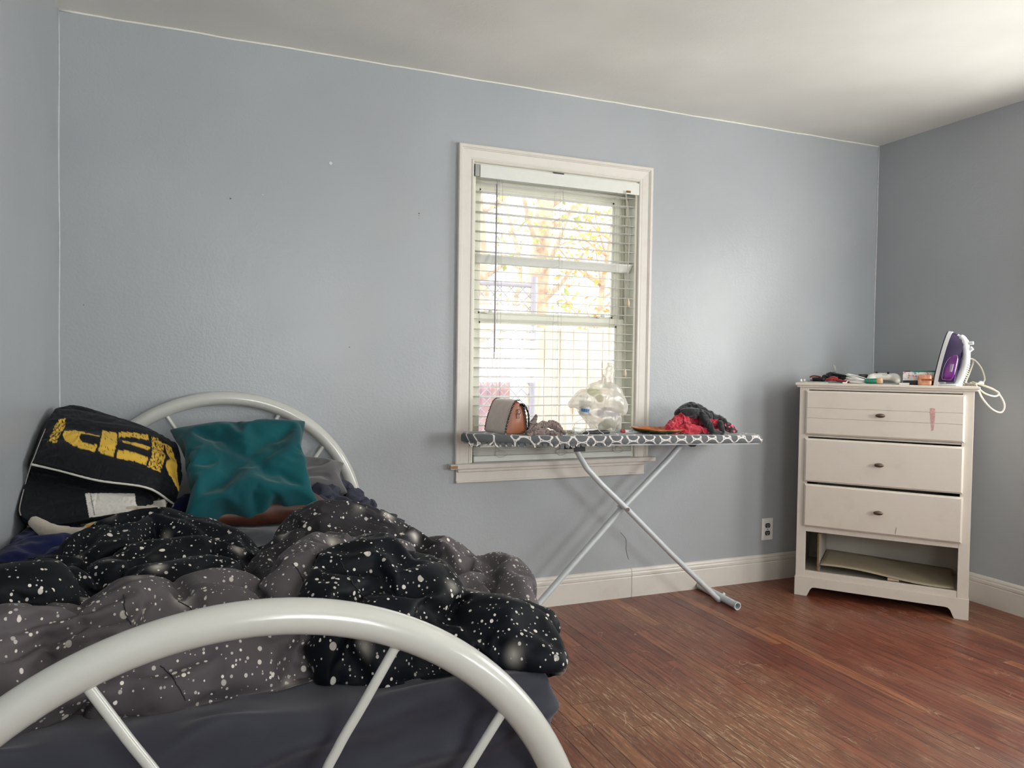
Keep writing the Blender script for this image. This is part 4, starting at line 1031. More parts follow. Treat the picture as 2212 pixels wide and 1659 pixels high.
# boxes
t = NT('floral_card'); v = t.obj(); base_c = lin(232, 226, 224)
f1 = t.math('GREATER_THAN', t.noise(v, 60, 3, .6), .60); f2 = t.math('GREATER_THAN', t.noise(t.map(v, loc=(3, 1, 2)), 70, 2), .64)
t.set(color=t.mix(t.math('MULTIPLY', f2, .9), t.mix(t.math('MULTIPLY', f1, .85), base_c, lin(206, 98, 108)), lin(110, 160, 168)), rough=.45); M_FLORAL = t.m
r = base('flat_box', .53, .09, TZ, 'flat dark box lying under the floral box', 'box'); g = dbox(G(), .463, .050, .590, .150, TZ + .001, TZ + .0205, .0015); g.done('lid', plain('dark_card', (40, 36, 44), .4), r)
r = base('floral_box', .54, .09, TZ + .0205, 'white box printed with pink flowers, on top of the flat dark box', 'box'); g = dbox(G(), .460, .055, .592, .155, TZ + .021, TZ + .062, .001, .02); g.done('carton', M_FLORAL, r)
r = base('green_card', .56, .09, TZ + .0625, 'thin green case on top of the floral box, behind the iron', 'case'); g = dbox(G(), .500, .09, .640, .16, TZ + .0625, TZ + .0705, .002, -.03); g.done('case', plain('sea_green', (58, 140, 116), .4), r)
r = base('dark_card', .50, .13, TZ + .0625, 'dark flat wallet between the floral box and green case', 'wallet'); g = dbox(G(), .470, .075, .489, .145, TZ + .0625, TZ + .0665, .001, .1); g.done('cover', plain('dark_leather', (36, 34, 40), .5), r)
r = base('small_box', .46, .01, TZ, 'tiny white box in front of the flat dark box', 'box'); g = dbox(G(), .448, .010, .490, .028, TZ, TZ + .0095, .001, -.05); g.done('carton', plain('white_card', (226, 224, 220), .5), r)
t = NT('peach_wrapper'); v = t.obj(); n1 = t.noise(v, 40, 3)
t.set(color=t.mix(t.ramp(n1, .4, .6), lin(222, 168, 126), lin(200, 132, 112)), rough=.35, coat=.3)
r = base('soap_pack', .585, .03, TZ, 'peach wrapped soap pack standing against the foot of the iron', 'package')
g = dbox(G(), .526, .004, .583, .038, TZ, TZ + .050, .007, -.1, 3); g.done('wrapper', t.m, r, 40)
g = dbox(G(), .540, .0030, .583, .0050, TZ + .022, TZ + .031, .0005, -.1); g.done('printed_band', plain('orange_print', (206, 104, 60), .5, vary=.3, vscale=400), r)

# ---------------------------------------------------------------- iron standing on its heel
iron = base('steam_iron', .648, .10, TZ, 'purple and white steam iron standing on its heel on the dresser', 'iron')
IO = dl(.655, .055, TZ); CY = -YAW                      # frame seen side-on, turned a little so the sole looks away
vr = (RIGHT - Vector((0, 0, RIGHT.z))).normalized(); vf = Vector((FWD.x, FWD.y, 0)).normalized()
th = math.radians(48)
IB = (vr * math.cos(th) - vf * math.sin(th)).normalized()        # from sole to handle
IC = (-vf * math.cos(th) - vr * math.sin(th)); IC = (IC - IB * IC.dot(IB)).normalized()   # across the sole, towards the viewer
IA = (Vector((0, 0, 1)) + IB * .17).normalized()
def ip(a, b, c): return IO + IA * a + IB * (b - .055) + IC * c
def halfw(a): t = max(0, min(1, a / .262)); return .056 * (1 - t ** 2.4) ** .62 * (.90 + .10 * min(1, a / .04))
def iron_shell(b0, b1, w0, w1, top0, top1, a0=.0, n=30, m=14):
    """stack of outlines from height b0 to b1 above the sole; the tip pulls back as it rises"""
    g = G(); rings = []
    for k in range(m + 1):
        t = k / m; b = b0 + (b1 - b0) * t; L = top0 + (top1 - top0) * t ** 1.3; w = w0 + (w1 - w0) * t ** 1.6
        half = [(a0 + (L - a0) * (1 - math.cos(PI * q / n)) / 2, ) for q in range(n + 1)]
        r = [ip(a[0], b, -halfw(a[0] * .262 / L) * w) for a in half] + [ip(a[0], b, halfw(a[0] * .262 / L) * w) for a in reversed(half[:-1])]
        rings.append(r)
    vs = g.grid(rings, closed_u=True); g.bm.faces.new(list(reversed(vs[0]))); g.bm.faces.new(vs[-1]); return g
iron_shell(0, .004, .99, 1.0, .262, .262, m=1).done('soleplate', plain('dark_sole', (44, 46, 52), .3, .6), iron, 40)
iron_shell(.0045, .022, 1.0, 1.0, .262, .259, m=3).done('skirt', plain('white_iron_plastic', (228, 228, 230), .25, vary=.005, coat=.3), iron, 40)
t = NT('purple_tank'); t.set(color=lin(70, 24, 92), rough=.12, spec=.6, coat=.6)
v = t.obj(); t.put(t.b.inputs['Base Color'], t.mix(t.ramp(t.noise(v, 14, 2), .4, .6), lin(44, 32, 72), lin(54, 36, 84)))
iron_shell(.0222, .084, .985, .70, .254, .222, a0=.018).done('water_tank', t.m, iron, 50)
t = NT('purple_window'); v = t.obj(); t.set(color=t.mix(t.ramp(t.noise(v, 22, 2), .35, .65), lin(84, 20, 98), lin(128, 30, 138)), rough=.1, spec=.6, coat=.6)
def surf_c(a, b):
    k = (b - .0222) / (.084 - .0222); L = .254 + (.222 - .254) * k ** 1.3; return halfw(a * .262 / L) * (.985 + (.70 - .985) * k ** 1.6)
g = G(); rows = []
for i in range(13):
    q = i / 12; a = .026 + .122 * q; lo = .034 + .014 * (2 * q - 1) ** 4 + .012 * q; hi = .082 - .010 * (2 * q - 1) ** 4
    rows.append([ip(a, lo + (hi - lo) * j / 8, surf_c(a, lo + (hi - lo) * j / 8) + .0014) for j in range(9)])
g.grid(rows); o = g.done('water_window', t.m, iron, 180)
m_ = o.modifiers.new('t', 'SOLIDIFY'); m_.thickness = .0012; m_.offset = 0
M_IW = plain('white_iron_plastic', (228, 228, 230), .25, vary=.005, coat=.3)
g = G(); g.tube(cr([ip(.240, .045, 0), ip(.222, .074, 0), ip(.190, .088, 0), ip(.158, .098, 0), ip(.12, .104, 0), ip(.08, .103, 0), ip(.04, .096, 0), ip(.006, .088, 0)], 6), [.008] * 3 + [.014] * 5 + [.017] * 8 + [.0165] * 8 + [.0175] * 8 + [.019] * 11, 16); g.done('handle', M_IW, iron, 60)
g = G(); g.tube([ip(.165, .100, -.004), ip(.180, .118, -.002)], [.012, .010], 16); g.done('steam_dial', M_IW, iron, 50)
g = G(); g.tube([ip(.202, .100, 0), ip(.204, .118, 0)], [.009, .008], 12); g.done('spray_button', M_IW, iron, 50)
g = G(); g.tube(cr([ip(.158, .0855, .012), ip(.150, .0885, .017), ip(.135, .0905, .018)], 4), .0012, 6); g.done('dial_seam', M_BLACKP, iron, 180)
g = G(); g.box((-.012, -.001, -.018), (.012, .001, .018), .0004, Matrix.Translation(ip(.085, .060, .0475)) @ Matrix(((IB.x, IC.x, IA.x, 0), (IB.y, IC.y, IA.y, 0), (IB.z, IC.z, IA.z, 0), (0, 0, 0, 1))) @ Matrix.Rotation(.38, 4, 'Z')); g.done('sticker', plain('silver_sticker', (196, 194, 206), .2), iron)
g = G(); g.tube(cr([ip(.03, .05, .051), ip(.035, .036, .0535), ip(.09, .034, .0525), ip(.13, .045, .045), ip(.15, .068, .033)], 6), .0012, 6); g.done('tank_line', plain('lilac_line', (170, 130, 190), .4), iron, 180)
# heel rest with ribs
g = G(); g.box((-.056, -.044, -.0), (.050, .044, .010), .004, Matrix.Translation(ip(.0, .052, 0)) @ Matrix(((IB.x, IC.x, 0, 0), (IB.y, IC.y, 0, 0), (0, 0, 1, 0), (0, 0, 0, 1)))); g.done('heel', M_IW, iron, 50)
for k in range(9):
    g = G(); g.tube([ip(.02 + k * .010, .121, -.010), ip(.02 + k * .010, .121, .012)], .0022, 8); g.done('grip_rib', plain('cream_rib', (222, 214, 184), .5), iron, 180)
Yc = IO.y
CP_ = [(2083, 776), (2098, 772), (2106, 784), (2100, 800), (2090, 822), (2086, 829)]
def wp(px, py, k=0.0): return at(px, py, Y=k)
g = G()
a = at(2084, 777, Y=2.56)
loop1 = [a, at(2102, 776, Y=2.55), at(2118, 792, Y=2.53), at(2126, 812, Y=2.50), at(2126, 823, Y=2.48), at(2116, 829, Y=2.47), at(2100, 826, Y=2.49), at(2094, 831, Y=2.51)]
g.tube(cr(loop1, 6), .0040, 8)
g.tube(cr([at(2086, 776, Y=2.57), at(2100, 775, Y=2.57), at(2102, 784, Y=2.56), at(2094, 806, Y=2.54), at(2086, 826, Y=2.53)], 6), .0040, 8)
loops = [at(x, y, Y=Yq) for x, y, Yq in ((2086, 829, 2.50), (2104, 830, 2.45), (2112, 838, 2.40), (2122, 860, 2.36), (2142, 883, 2.35), (2162, 891, 2.35), (2170, 878, 2.34), (2164, 860, 2.35), (2148, 842, 2.38), (2122, 832, 2.43), (2108, 830, 2.45),
         (2114, 839, 2.42), (2130, 851, 2.38), (2150, 856, 2.36), (2158, 849, 2.36), (2140, 839, 2.39), (2112, 829, 2.45), (2100, 825, 2.48))]
g.tube(cr(loops, 6), .0040, 8); g.done('power_cord', M_CREAMP, iron, 180)
g = G(); k = [at(2064 + i * 3, 831 - (i % 3) * 2, Y=2.545 - i * .005) + Vector((0, 0, .001)) for i in range(14)]; g.tube(cr(k, 3), .0040, 7); g.done('cord_wrap', M_CREAMP, iron, 180)
g = G(); c = at(2119, 828, Y=2.475); g.tube([c + Vector((-.014, .004, 0)), c + Vector((-.006, 0, .003)), c + Vector((.010, 0, .0)), c + Vector((.016, .0, -.002))], [.005, .0095, .0095, .006], 12); g.done('plug', M_WHITEP, iron, 50)

# ---------------------------------------------------------------- outlet
a = at(1644, 1120, Y=YB); b = at(1668, 1165, Y=YB); cx, cz = (a.x + b.x) / 2, (a.z + b.z) / 2
outlet = tag(empty('electrical_outlet', (cx, YB, cz)), 'white double electrical outlet low on the grey wall', 'outlet')
g = G(); g.box((cx - .037, YB - .007, cz - .060), (cx + .037, YB, cz + .060), .003); g.done('cover_plate', M_WHITEP, outlet)
for s in (-1, 1):
    g = G(); zc = cz + s * .0205
    g.prism([(cx + .0165 * math.cos(t), zc + max(-.0125, min(.0125, .0165 * math.sin(t)))) for t in np.linspace(0, 2 * PI, 28)[:-1]], .007, .0095, lambda p, q, h: Vector((p, YB - h, q))); o = g.done('socket', plain('dark_socket', (52, 54, 58), .4), outlet)
    g = G()
    for dx, h in ((-.0065, .0042), (.0065, .0034)): g.box((cx + dx - .0011, YB - .0102, zc - h + .002), (cx + dx + .0011, YB - .009, zc + h + .002))
    g.cyl((cx, YB - .0102, zc - .0075), (cx, YB - .009, zc - .0075), .0024, 10); g.done('slots', M_WHITEP, o)
g = G(); g.cyl((cx, YB - .0085, cz), (cx, YB - .006, cz), .003, 12); g.done('screw', M_SILVER, outlet, 50)
# ---------------------------------------------------------------- ironing board
def btop(x): return .862 - .020 * (x - 1.0)
ib = tag(empty('ironing_board', (1.75, 3.0, 0)), 'ironing board with a grey trellis-patterned cover, crossed white legs, under the window', 'ironing board')
def outline(inset=0.0):
    P = []; x0, x1, yc = 1.000 + inset, 2.500 - inset, 3.006; W = .158 - inset
    def hw(x):
        t = (x - 1.0) / .46; return W if t >= 1 else max(.0, (.052 - inset * .5) + (W - .052 + inset * .5) * math.sin(max(0, t) * PI / 2) ** .9)
    n = 60; up, dn = [], []
    for i in range(n + 1):
        x = x0 + (x1 - x0) * i / n; h = hw(x)
        e = (x - x0) / .045
        if e < 1: h *= math.sqrt(max(0, 1 - (1 - e) ** 2)) * .999 + .001
        e = (x1 - x) / .05
        if e < 1: h *= .55 + .45 * math.sqrt(max(0, 1 - (1 - e) ** 2))
        dn.append((x, yc - h)); up.append((x, yc + h))
    return dn + up[::-1]
O = outline(); n = len(O); g = G()
def ring(k, z, wob=0.0):
    return [Vector((1.75 + (x - 1.75) * (1 + (k - 1) * .2), 3.006 + (y - 3.006) * k, btop(x) + z + (wob * fbm(Vector((x * 26, y * 9, k * 3))) if wob else 0))) for x, y in O]
rings = [ring(.90, -.038), ring(.975, -.036, .006), ring(1.0, -.033, .008), ring(1.012, -.022, .003), ring(1.0, -.006, .002), ring(.965, -.0005), ring(.80, .0008), ring(.4, .001)]
vs = g.grid(rings, closed_u=True); g.bm.faces.new(vs[-1])
t = NT('trellis_cotton'); v = t.obj()
def rings_(off, rad, wd):
    p = t.map(v, (11.76, 11.76, 11.76), loc=off); s = t.n('ShaderNodeSeparateXYZ'); t.link(p, s.inputs[0])
    # the print wraps over the edge: the drop in z continues the pattern in y
    x = t.math('SUBTRACT', t.math('FRACT', s.outputs[0]), .5); y = t.math('SUBTRACT', t.math('FRACT', t.math('SUBTRACT', s.outputs[1], s.outputs[2])), .5)
    d = t.math('SQRT', t.math('ADD', t.math('MULTIPLY', x, x), t.math('MULTIPLY', y, y)))
    return t.math('LESS_THAN', t.math('ABSOLUTE', t.math('SUBTRACT', d, rad)), wd)
ln = t.math('MAXIMUM', rings_((0, 0, 0), .25, .028), rings_((.5, .5, 0), .49, .026))
t.set(color=t.mix(ln, t.mix(t.ramp(t.noise(v, 9, 4), .35, .65), lin(98, 102, 104), lin(84, 88, 90)), lin(214, 208, 206)), rough=.8, sheen=.2); t.bump(t.noise(v, 14, 4), .3, .01)
g.done('padded_cover', t.m, ib, 50)
g = G(); R2 = [ring(.93, -.036), ring(.93, -.043), ring(.90, -.043)]
vs = g.grid(R2, closed_u=True); g.bm.faces.new(vs[-1]); g.bm.faces.new(list(reversed(vs[0]))); g.done('steel_deck', plain('light_steel', (176, 178, 184), .35, .5), ib, 40)
# ragged hem and dangling threads at the nose
g = G(); rnd = random.Random(2)
for x, y in O[1:26:1]:
    z = btop(x) - .032; w = .012; d = .012 + .010 * rnd.random()
    g.raw([Vector((x - w, y - .001, z)), Vector((x + w, y - .001, z)), Vector((x + w * .8, y, z - d)), Vector((x - w * .6, y, z - d * .8))], [(0, 1, 2, 3)])
    g.raw([Vector((x - w, y + .001, z)), Vector((x + w, y + .001, z)), Vector((x + w * .8, y + .002, z - d)), Vector((x - w * .6, y + .002, z - d * .8))], [(3, 2, 1, 0)])
g.done('frayed_hem', t.m, ib)
g = G(); a = Vector((1.02, 2.97, btop(1.02) - .04)); g.tube(cr([a, a + Vector((-.004, 0, -.02)), a + Vector((-.012, 0, -.045))], 4), .0006, 4); g.tube(cr([a + Vector((.01, 0, 0)), a + Vector((.012, 0, -.02)), a + Vector((.0, 0, -.04))], 4), .0006, 4); g.done('loose_thread', M_CORD, ib, 180)
# legs
def leg(name, pts, r, ry, foot_x, yfeet, zf):
    root = None; g = G(); g.tube(pts, r, 18, ry=ry, up=(0, 1, 0)); o = g.done(name, M_LEG, ib, 60)
    g = G(); y0, y1 = yfeet; R = .0175; 
    for a, b in (((foot_x, y0, zf), (foot_x + .03, y1, zf)),):
        a, b = Vector(a), Vector(b); g.tube([a, b], R, 22, caps=False); g.tube([a, b], R - .003, 22, caps=False)
        for e in (a, b):
            pass
    f = g.done('foot_bar', M_LEG, o, 60)
    for e, s in ((Vector((foot_x, y0, zf)), 1), (Vector((foot_x + .03, y1, zf)), -1)):
        g = G(); d = Vector((.03, y1 - y0, 0)).normalized() * s
        rows = [[e + d * h + (Vector((math.cos(q), 0, 0)) + Vector((0, 0, math.sin(q)))) * rr for q in np.linspace(0, 2 * PI, 21)[:-1]] for rr, h in ((.0195, .016), (.0195, -.001), (.0145, -.001), (.0145, .012))]
        g.grid([[Vector(p) for p in r] for r in rows], closed_u=True); g.done('foot_cap', plain('pale_cap', (196, 206, 206), .4), f, 40)
    return o
zF = .0195
yl = 2.985
legA = leg('leg', [at(1240, 962, Y=yl), at(1252, 985, Y=yl), at(1268, 1012, Y=yl), at(1300, 1047, Y=yl), at(1355, 1100, Y=yl), at(1450, 1197, Y=yl), at(1553, 1296, Y=yl) ], .0155, .013, 2.345, (2.85, 3.185), zF)
yl2 = 3.03
legB = leg('leg', [at(1474, 958, Y=yl2), at(1440, 996, Y=yl2), at(1345, 1096, Y=yl2), at(1240, 1216, Y=yl2), Vector((1.335, yl2, .035))], .0175, .013, 1.315, (2.86, 3.185), zF)
e = at(1553, 1296, Y=yl); g = G(); g.tube([e + Vector((-.03, 0, .03)), e, Vector((2.385, 3.0, .030))], [.016, .013, .006], 12, ry=.010, up=(0, 1, 0)); g.done('weld', M_LEG, legA, 60)
p = at(1357, 1101, Y=2.962); g = G(); g.cyl(p + Vector((0, .006, 0)), p + Vector((0, .09, 0)), .006, 12); g.cyl(p, p + Vector((0, .012, 0)), .0085, 16); g.done('pivot_bolt', M_SILVER, ib, 50)
g = G(); a = at(1245, 960, Y=2.95); g.box((a.x - .02, 2.93, .775), (a.x + .035, 2.935, .823)); g.box((a.x - .02, 3.03, .775), (a.x + .035, 3.035, .823)); g.done('hinge_bracket', M_DARK, ib)
a = at(1478, 960, Y=2.95); g = G(); g.prism([(a.x - .01, .802), (a.x + .075, .799), (a.x + .055, .778), (a.x + .03, .778)], 2.94, 2.944, lambda p, q, h: Vector((p, h, q))); g.prism([(a.x - .01, .802), (a.x + .075, .799), (a.x + .055, .778), (a.x + .03, .778)], 3.07, 3.074, lambda p, q, h: Vector((p, h, q)))
g.cyl((a.x + .05, 2.938, .789), (a.x + .05, 2.946, .789), .004, 10); g.done('height_bracket', M_DARK, ib)
g = G(); a = at(1254, 958, Y=2.9); g.tube([a + Vector((.045, 0, .002)), a + Vector((.02, 0, -.008)), a + Vector((.008, 0, -.012))], .003, 8); g.done('release_lever', M_BLACKP, ib, 180)

# ---------------------------------------------------------------- things on the ironing board
# handbag
HO = Vector((1.222, 2.925, btop(1.222) + .0005)); hx = Vector((.985, .17, 0)).normalized(); hy = Vector((-.17, .985, 0)).normalized()
bag = tag(empty('handbag', HO), 'small taupe and brown leather handbag with black chain edges, on the ironing board', 'handbag')
def hp(c, d, z): return HO + hx * c + hy * d + Vector((0, 0, z))
def hprof(k=1.0, n=22):
    """gusset outline: broad foot, narrow rounded head"""
    L = [(-.052, 0.004), (-.056, .012), (-.050, .045), (-.038, .085), (-.024, .120), (-.012, .138), (.002, .143), (.014, .138), (.024, .124), (.034, .095), (.042, .055), (.044, .015), (.040, .004)]
    return L
prof = cr([Vector((a, b, 0)) for a, b in hprof()], 3); LEN = .165
def hrow(d, k, lift=0.0): return [hp(p.x * k, d, max(.001, (p.y - .07) * k + .07 - (1 - k) * .068 + lift)) for p in prof]
g = G(); R_ = [hrow(d, k) for d, k in ((.0, .90), (.004, .97), (.012, 1.0), (.08, 1.03), (.15, 1.0), (.160, .95), (.165, .85))]
vs = g.grid(R_, closed_u=True); g.bm.faces.new(list(reversed(vs[0]))); g.bm.faces.new(vs[-1])
g.done('body', plain('brown_leather', (150, 88, 58), .4, vary=.06, vscale=25, bump=.2, bscale=160), bag, 60)
# front and back panels in taupe, wrapping over the top
def panel(name, i0, i1, off):
    g = G(); rows = []
    P = [p for p in prof]
    for s in (0, 1):
        for d, k in ((-.004, 1.0), (.03, 1.03), (.08, 1.055), (.13, 1.03), (.169, .98)):
            row = []
            for i in range(i0, i1 + 1):
                p = P[i]; q = P[min(i + 1, len(P) - 1)] - P[max(i - 1, 0)]; nn = Vector((-q.y, q.x, 0)).normalized(); o = off - s * .003
                edge = sstep(0, 2, i - i0) * sstep(0, 2, i1 - i)
                row.append(hp((p.x + nn.x * o) * k, d, max(.0012, (p.y + nn.y * o) * (1 + (k - 1) * .3))))
            rows.append(row)
    rows = rows[:5] + rows[5:][::-1]; vs = g.grid(rows, closed_v=True)
    for kx in (0, len(vs[0]) - 1): g.bm.faces.new([r[kx] for r in vs])
    return g.done(name, plain('taupe_leather', (216, 202, 192), .38, vary=.04, vscale=20, bump=.15, bscale=160), bag, 60)
panel('front_panel', 1, 20, .0045); panel('back_panel', 23, len(prof) - 2, .0045)
M_CHAIN = plain('black_chain', (34, 30, 34), .25, .8)
def chain_links(g, pts, L=.0075, r=.0011, w=.0022):
    pts = cr(pts, 14); acc = 0; last = pts[0]; k = 0
    for i in range(1, len(pts)):
        acc += (pts[i] - pts[i - 1]).length
        if acc >= L * .72:
            acc = 0; t = (pts[min(i + 1, len(pts) - 1)] - pts[i - 1]).normalized(); up = Vector((0, 0, 1)) if abs(t.z) < .8 else Vector((1, 0, 0))
            s = t.cross(up).normalized(); u = s.cross(t)
            ax = (s + u * (.9 if k % 2 else -.9)).normalized(); k += 1
            ring = [pts[i] + t * (math.cos(q) * L * .5) + ax * (math.sin(q) * w) for q in np.linspace(0, 2 * PI, 9)[:-1]]
            g.tube(ring, r, 4, closed=True)
g = G()
for d in (-.004, .168):
    for rng in ((1, 20), (23, len(prof) - 2)):
        P = [hp(prof[i].x * 1.06, d, prof[i].y * 1.02 + .001) for i in range(rng[0], rng[1] + 1, 2)]
        chain_links(g, P, .0085, .0016, .0030)
g.done('chain_trim', M_CHAIN, bag, 180, clean=False)
g = G(); st = hp(.012, .0, .128)
chain_links(g, [st, hp(.030, -.010, .120), hp(.050, -.010, .09), hp(.054, -.008, .05), hp(.052, -.004, .012), hp(.060, .01, .006)], .010, .0017, .0036)
chain_links(g, [st + Vector((.003, 0, .004)), hp(.036, -.004, .124), hp(.056, .0, .09), hp(.060, .0, .05), hp(.060, .0, .012)], .010, .0017, .0036)
g.done('chain_strap', M_CHAIN, bag, 180, clean=False)
g = G(); c0 = hp(.054, .0, .065); chain_links(g, [c0, c0 + Vector((.02, 0, -.018)), c0 + Vector((.045, .0, -.022)), c0 + Vector((.07, .0, -.016))], .008, .0010, .0026)
g.done('chain_end', M_SILVER, bag, 180, clean=False)
g = G(); c = hp(.004, -.008, .098); ring = [c + hx * (math.cos(q) * .010) + Vector((0, 0, math.sin(q) * .010)) for q in np.linspace(0, 2 * PI, 17)[:-1]]; g.tube(ring, .0016, 6, closed=True)
c = hp(.0, -.006, .082); g.tube([c + hx * a + Vector((0, 0, b)) for a, b in ((-.007, .008), (.007, .008), (.006, -.012), (-.006, -.012))], .0012, 6, closed=True); g.done('ring_clasp', plain('dark_bronze', (110, 90, 76), .3, .8), bag, 180)

bt = lambda x: btop(x) + .001
def V3(px, py, Y): return at(px, py, Y=Y)
lump('garment', [[(V3(1142, 932, 2.93), .010), (V3(1150, 915, 2.95), .012), (V3(1157, 902, 2.96), .007), (V3(1158, 896, 2.96), .004)],
                 [(V3(1140, 936, 2.92), .010), (V3(1160, 920, 2.95), .013), (V3(1180, 918, 2.96), .014), (V3(1198, 922, 2.95), .013), (V3(1212, 931, 2.93), .011), (V3(1221, 937, 2.91), .006)],
                 [(V3(1140, 939, 2.88), .008), (V3(1165, 932, 2.89), .012), (V3(1190, 934, 2.89), .012), (V3(1212, 940, 2.875), .008)],
                 [(V3(1188, 912, 2.97), .010), (V3(1200, 914, 2.97), .010), (V3(1212, 926, 2.95), .009)]], .0032,
     fabric('taupe_knit', (134, 118, 112), (112, 98, 94), .85, .4), 'crumpled taupe garment next to the handbag on the ironing board', 'garment', grow=.5, low=40, floor=btop(1.3) - .0015, bend=.4)
# folded strap end lying over the front edge
ad = tag(empty('charger', V3(1245, 930, 2.95)), 'white phone charger with its looped cable, left of the plastic bag', 'charger')
g = G(); a, b = V3(1238, 929, 2.95), V3(1262, 931, 2.95); g.tube([a, a.lerp(b, .08), a.lerp(b, .92), b], [.008, .0125, .0125, .010], 16, ry=.012); g.done('adapter', M_WHITEP, ad, 50)
g = G(); g.tube([V3(1262, 931, 2.95), V3(1270, 931, 2.95)], .004, 8); g.done('prong', M_SILVER, ad, 50)
g = G()
z0 = btop(1.5) + .004
g.tube(cr([V3(1255, 936, 2.93), V3(1266, 931, 2.92), V3(1272, 936, 2.89), V3(1262, 943, 2.87), V3(1248, 941, 2.87), V3(1240, 928, 2.90), V3(1242, 915, 2.92), V3(1255, 907, 2.93), V3(1270, 908, 2.93), V3(1284, 918, 2.92), V3(1294, 930, 2.90), V3(1304, 937, 2.88)], 8), .0017, 6)
g.done('cable', plain('warm_white_cable', (220, 212, 200), .4), ad, 180)
g = G(); a, b = V3(1265, 929, 2.93), V3(1284, 928, 2.93); g.tube([a, b], .0042, 10); g.tube([b, V3(1292, 927, 2.93)], .0028, 8); g.done('cable_plug', M_WHITEP, ad, 60)
ea = tag(empty('key_ring', V3(1234, 935, 2.93)), 'tiny brass and silver trinkets beside the charger', 'key ring')
g = G()
for k, (x, y) in enumerate(((1228, 933), (1233, 936), (1237, 934), (1230, 938), (1236, 939))):
    c = V3(x, y, 2.915); c.z = max(c.z, btop(c.x) + .004); g.tube([c + Vector((math.cos(q) * .006, math.sin(q) * .003, math.sin(q) * .0035)) for q in np.linspace(0, 2 * PI, 11)[:-1]], .0013, 5, closed=True)
g.done('rings', plain('brass_bits', (150, 130, 96), .3, .8), ea, 180)
wl = tag(empty('wallet', (1.62, 3.0, btop(1.62))), 'flat black wallet under the left side of the plastic bag', 'wallet')
g = G(); g.box((1.545, 2.93, btop(1.6) + .001), (1.68, 3.02, btop(1.6) + .014), .004); g.box((1.56, 2.965, btop(1.6) + .014), (1.64, 3.02, btop(1.6) + .019), .002); g.done('cover', plain('black_leather', (22, 22, 28), .45), wl, 40)
mk = tag(empty('marker', V3(1355, 930, 3.0)), 'white tube with a red end between the plastic bag and the orange dish', 'tube')
a, b = V3(1342, 929, 2.98), V3(1375, 931, 2.98); a.z = btop(a.x) + .0085; b.z = btop(b.x) + .0085
g = G(); g.tube([a.lerp(b, .22), b], .0078, 14, ry=.009); g.done('barrel', M_WHITEP, mk, 50)
g = G(); g.tube([a, a.lerp(b, .22)], [.006, .0075], 14, ry=.008); g.done('cap', plain('red_cap', (190, 50, 60), .4), mk, 50)
g = G(); c = a.lerp(b, .55); g.box((c.x - .010, c.y - .0095, c.z + .0005), (c.x + .012, c.y - .0085, c.z + .003)); g.done('print', M_BLACKP, mk)
# orange leaf dish
dish = tag(empty('serving_dish', (1.95, 2.955, btop(1.95))), 'shallow orange leaf-shaped dish with a dark green underside', 'dish')
def dish_rows(h, thick):
    rows = []; n = 48
    for k, (s, z) in enumerate(((.02, .0), (.45, .0), (.66, .003), (.82, .010), (.94, .017), (1.0, .020))):
        r = []
        for q in range(n):
            a = 2 * PI * q / n; rx, ry = .143, .082
            m = 1 + .05 * math.cos(6 * a) * s; pt = 1 + .16 * max(0, math.cos(a)) ** 8 * s + .14 * max(0, -math.cos(a)) ** 6 * s
            x = rx * math.cos(a) * s * pt * (.92) ; y = ry * math.sin(a) * s * m
            lift = z + (.010 * max(0, -math.cos(a)) ** 2 + .004 * max(0, math.sin(a))) * s ** 3 - .002 * max(0, math.cos(a)) * s
            r.append(Vector((1.955 + x, 2.958 + y, btop(1.955) + .004 + lift + h)))
        rows.append(r)
    return rows
g = G(); g.grid(dish_rows(.0, 0), closed_u=True); o = g.done('glazed_inside', plain('orange_glaze', (212, 122, 62), .22, vary=.15, vscale=40, coat=.4), dish, 180)
m_ = o.modifiers.new('t', 'SOLIDIFY'); m_.thickness = .003; m_.offset = 1
g = G(); g.grid([[p + Vector((0, 0, -.0035)) for p in r] for r in dish_rows(0, 0)[:5]], closed_u=True); o = g.done('underside', plain('dark_green_glaze', (58, 66, 34), .25, vary=.2, vscale=50, coat=.3), dish, 180)
m_ = o.modifiers.new('t', 'SOLIDIFY'); m_.thickness = .002; m_.offset = 1
# red and black clothes
t = NT('red_sprig_print'); v = t.obj(); d_ = t.vor(v, 55); on = t.n('ShaderNodeSeparateColor'); t.link(t.vor(v, 55, out='Color'), on.inputs[0])
sp = t.math('MULTIPLY', t.math('LESS_THAN', d_, .17), t.math('GREATER_THAN', on.outputs[0], .35))
t.set(color=t.mix(sp, t.mix(t.ramp(t.noise(v, 20, 2), .4, .6), lin(190, 26, 54), lin(168, 20, 46)), lin(232, 150, 160)), rough=.8, sheen=.3)
lump('red_blouse', [[(V3(1444, 925, 2.93), .018), (V3(1456, 916, 2.96), .026), (V3(1476, 906, 3.0), .034), (V3(1500, 908, 3.0), .036), (V3(1530, 918, 2.98), .028), (V3(1556, 930, 2.96), .016)],
                    [(V3(1450, 932, 2.91), .013), (V3(1480, 928, 2.92), .020), (V3(1510, 928, 2.92), .020), (V3(1540, 934, 2.92), .014)],
                    [(V3(1475, 900, 2.97), .02), (V3(1482, 915, 2.95), .02)], [(V3(1520, 912, 2.95), .022), (V3(1545, 915, 2.95), .02)]], .0045, t.m,
     'red blouse with small pale sprigs, bundled at the right end of the ironing board', 'blouse', grow=.55, low=60, floor=btop(2.15) + .001, bend=.5)
t = NT('black_jersey_print'); v = t.obj(); s = t.n('ShaderNodeSeparateXYZ'); t.link(v, s.inputs[0])
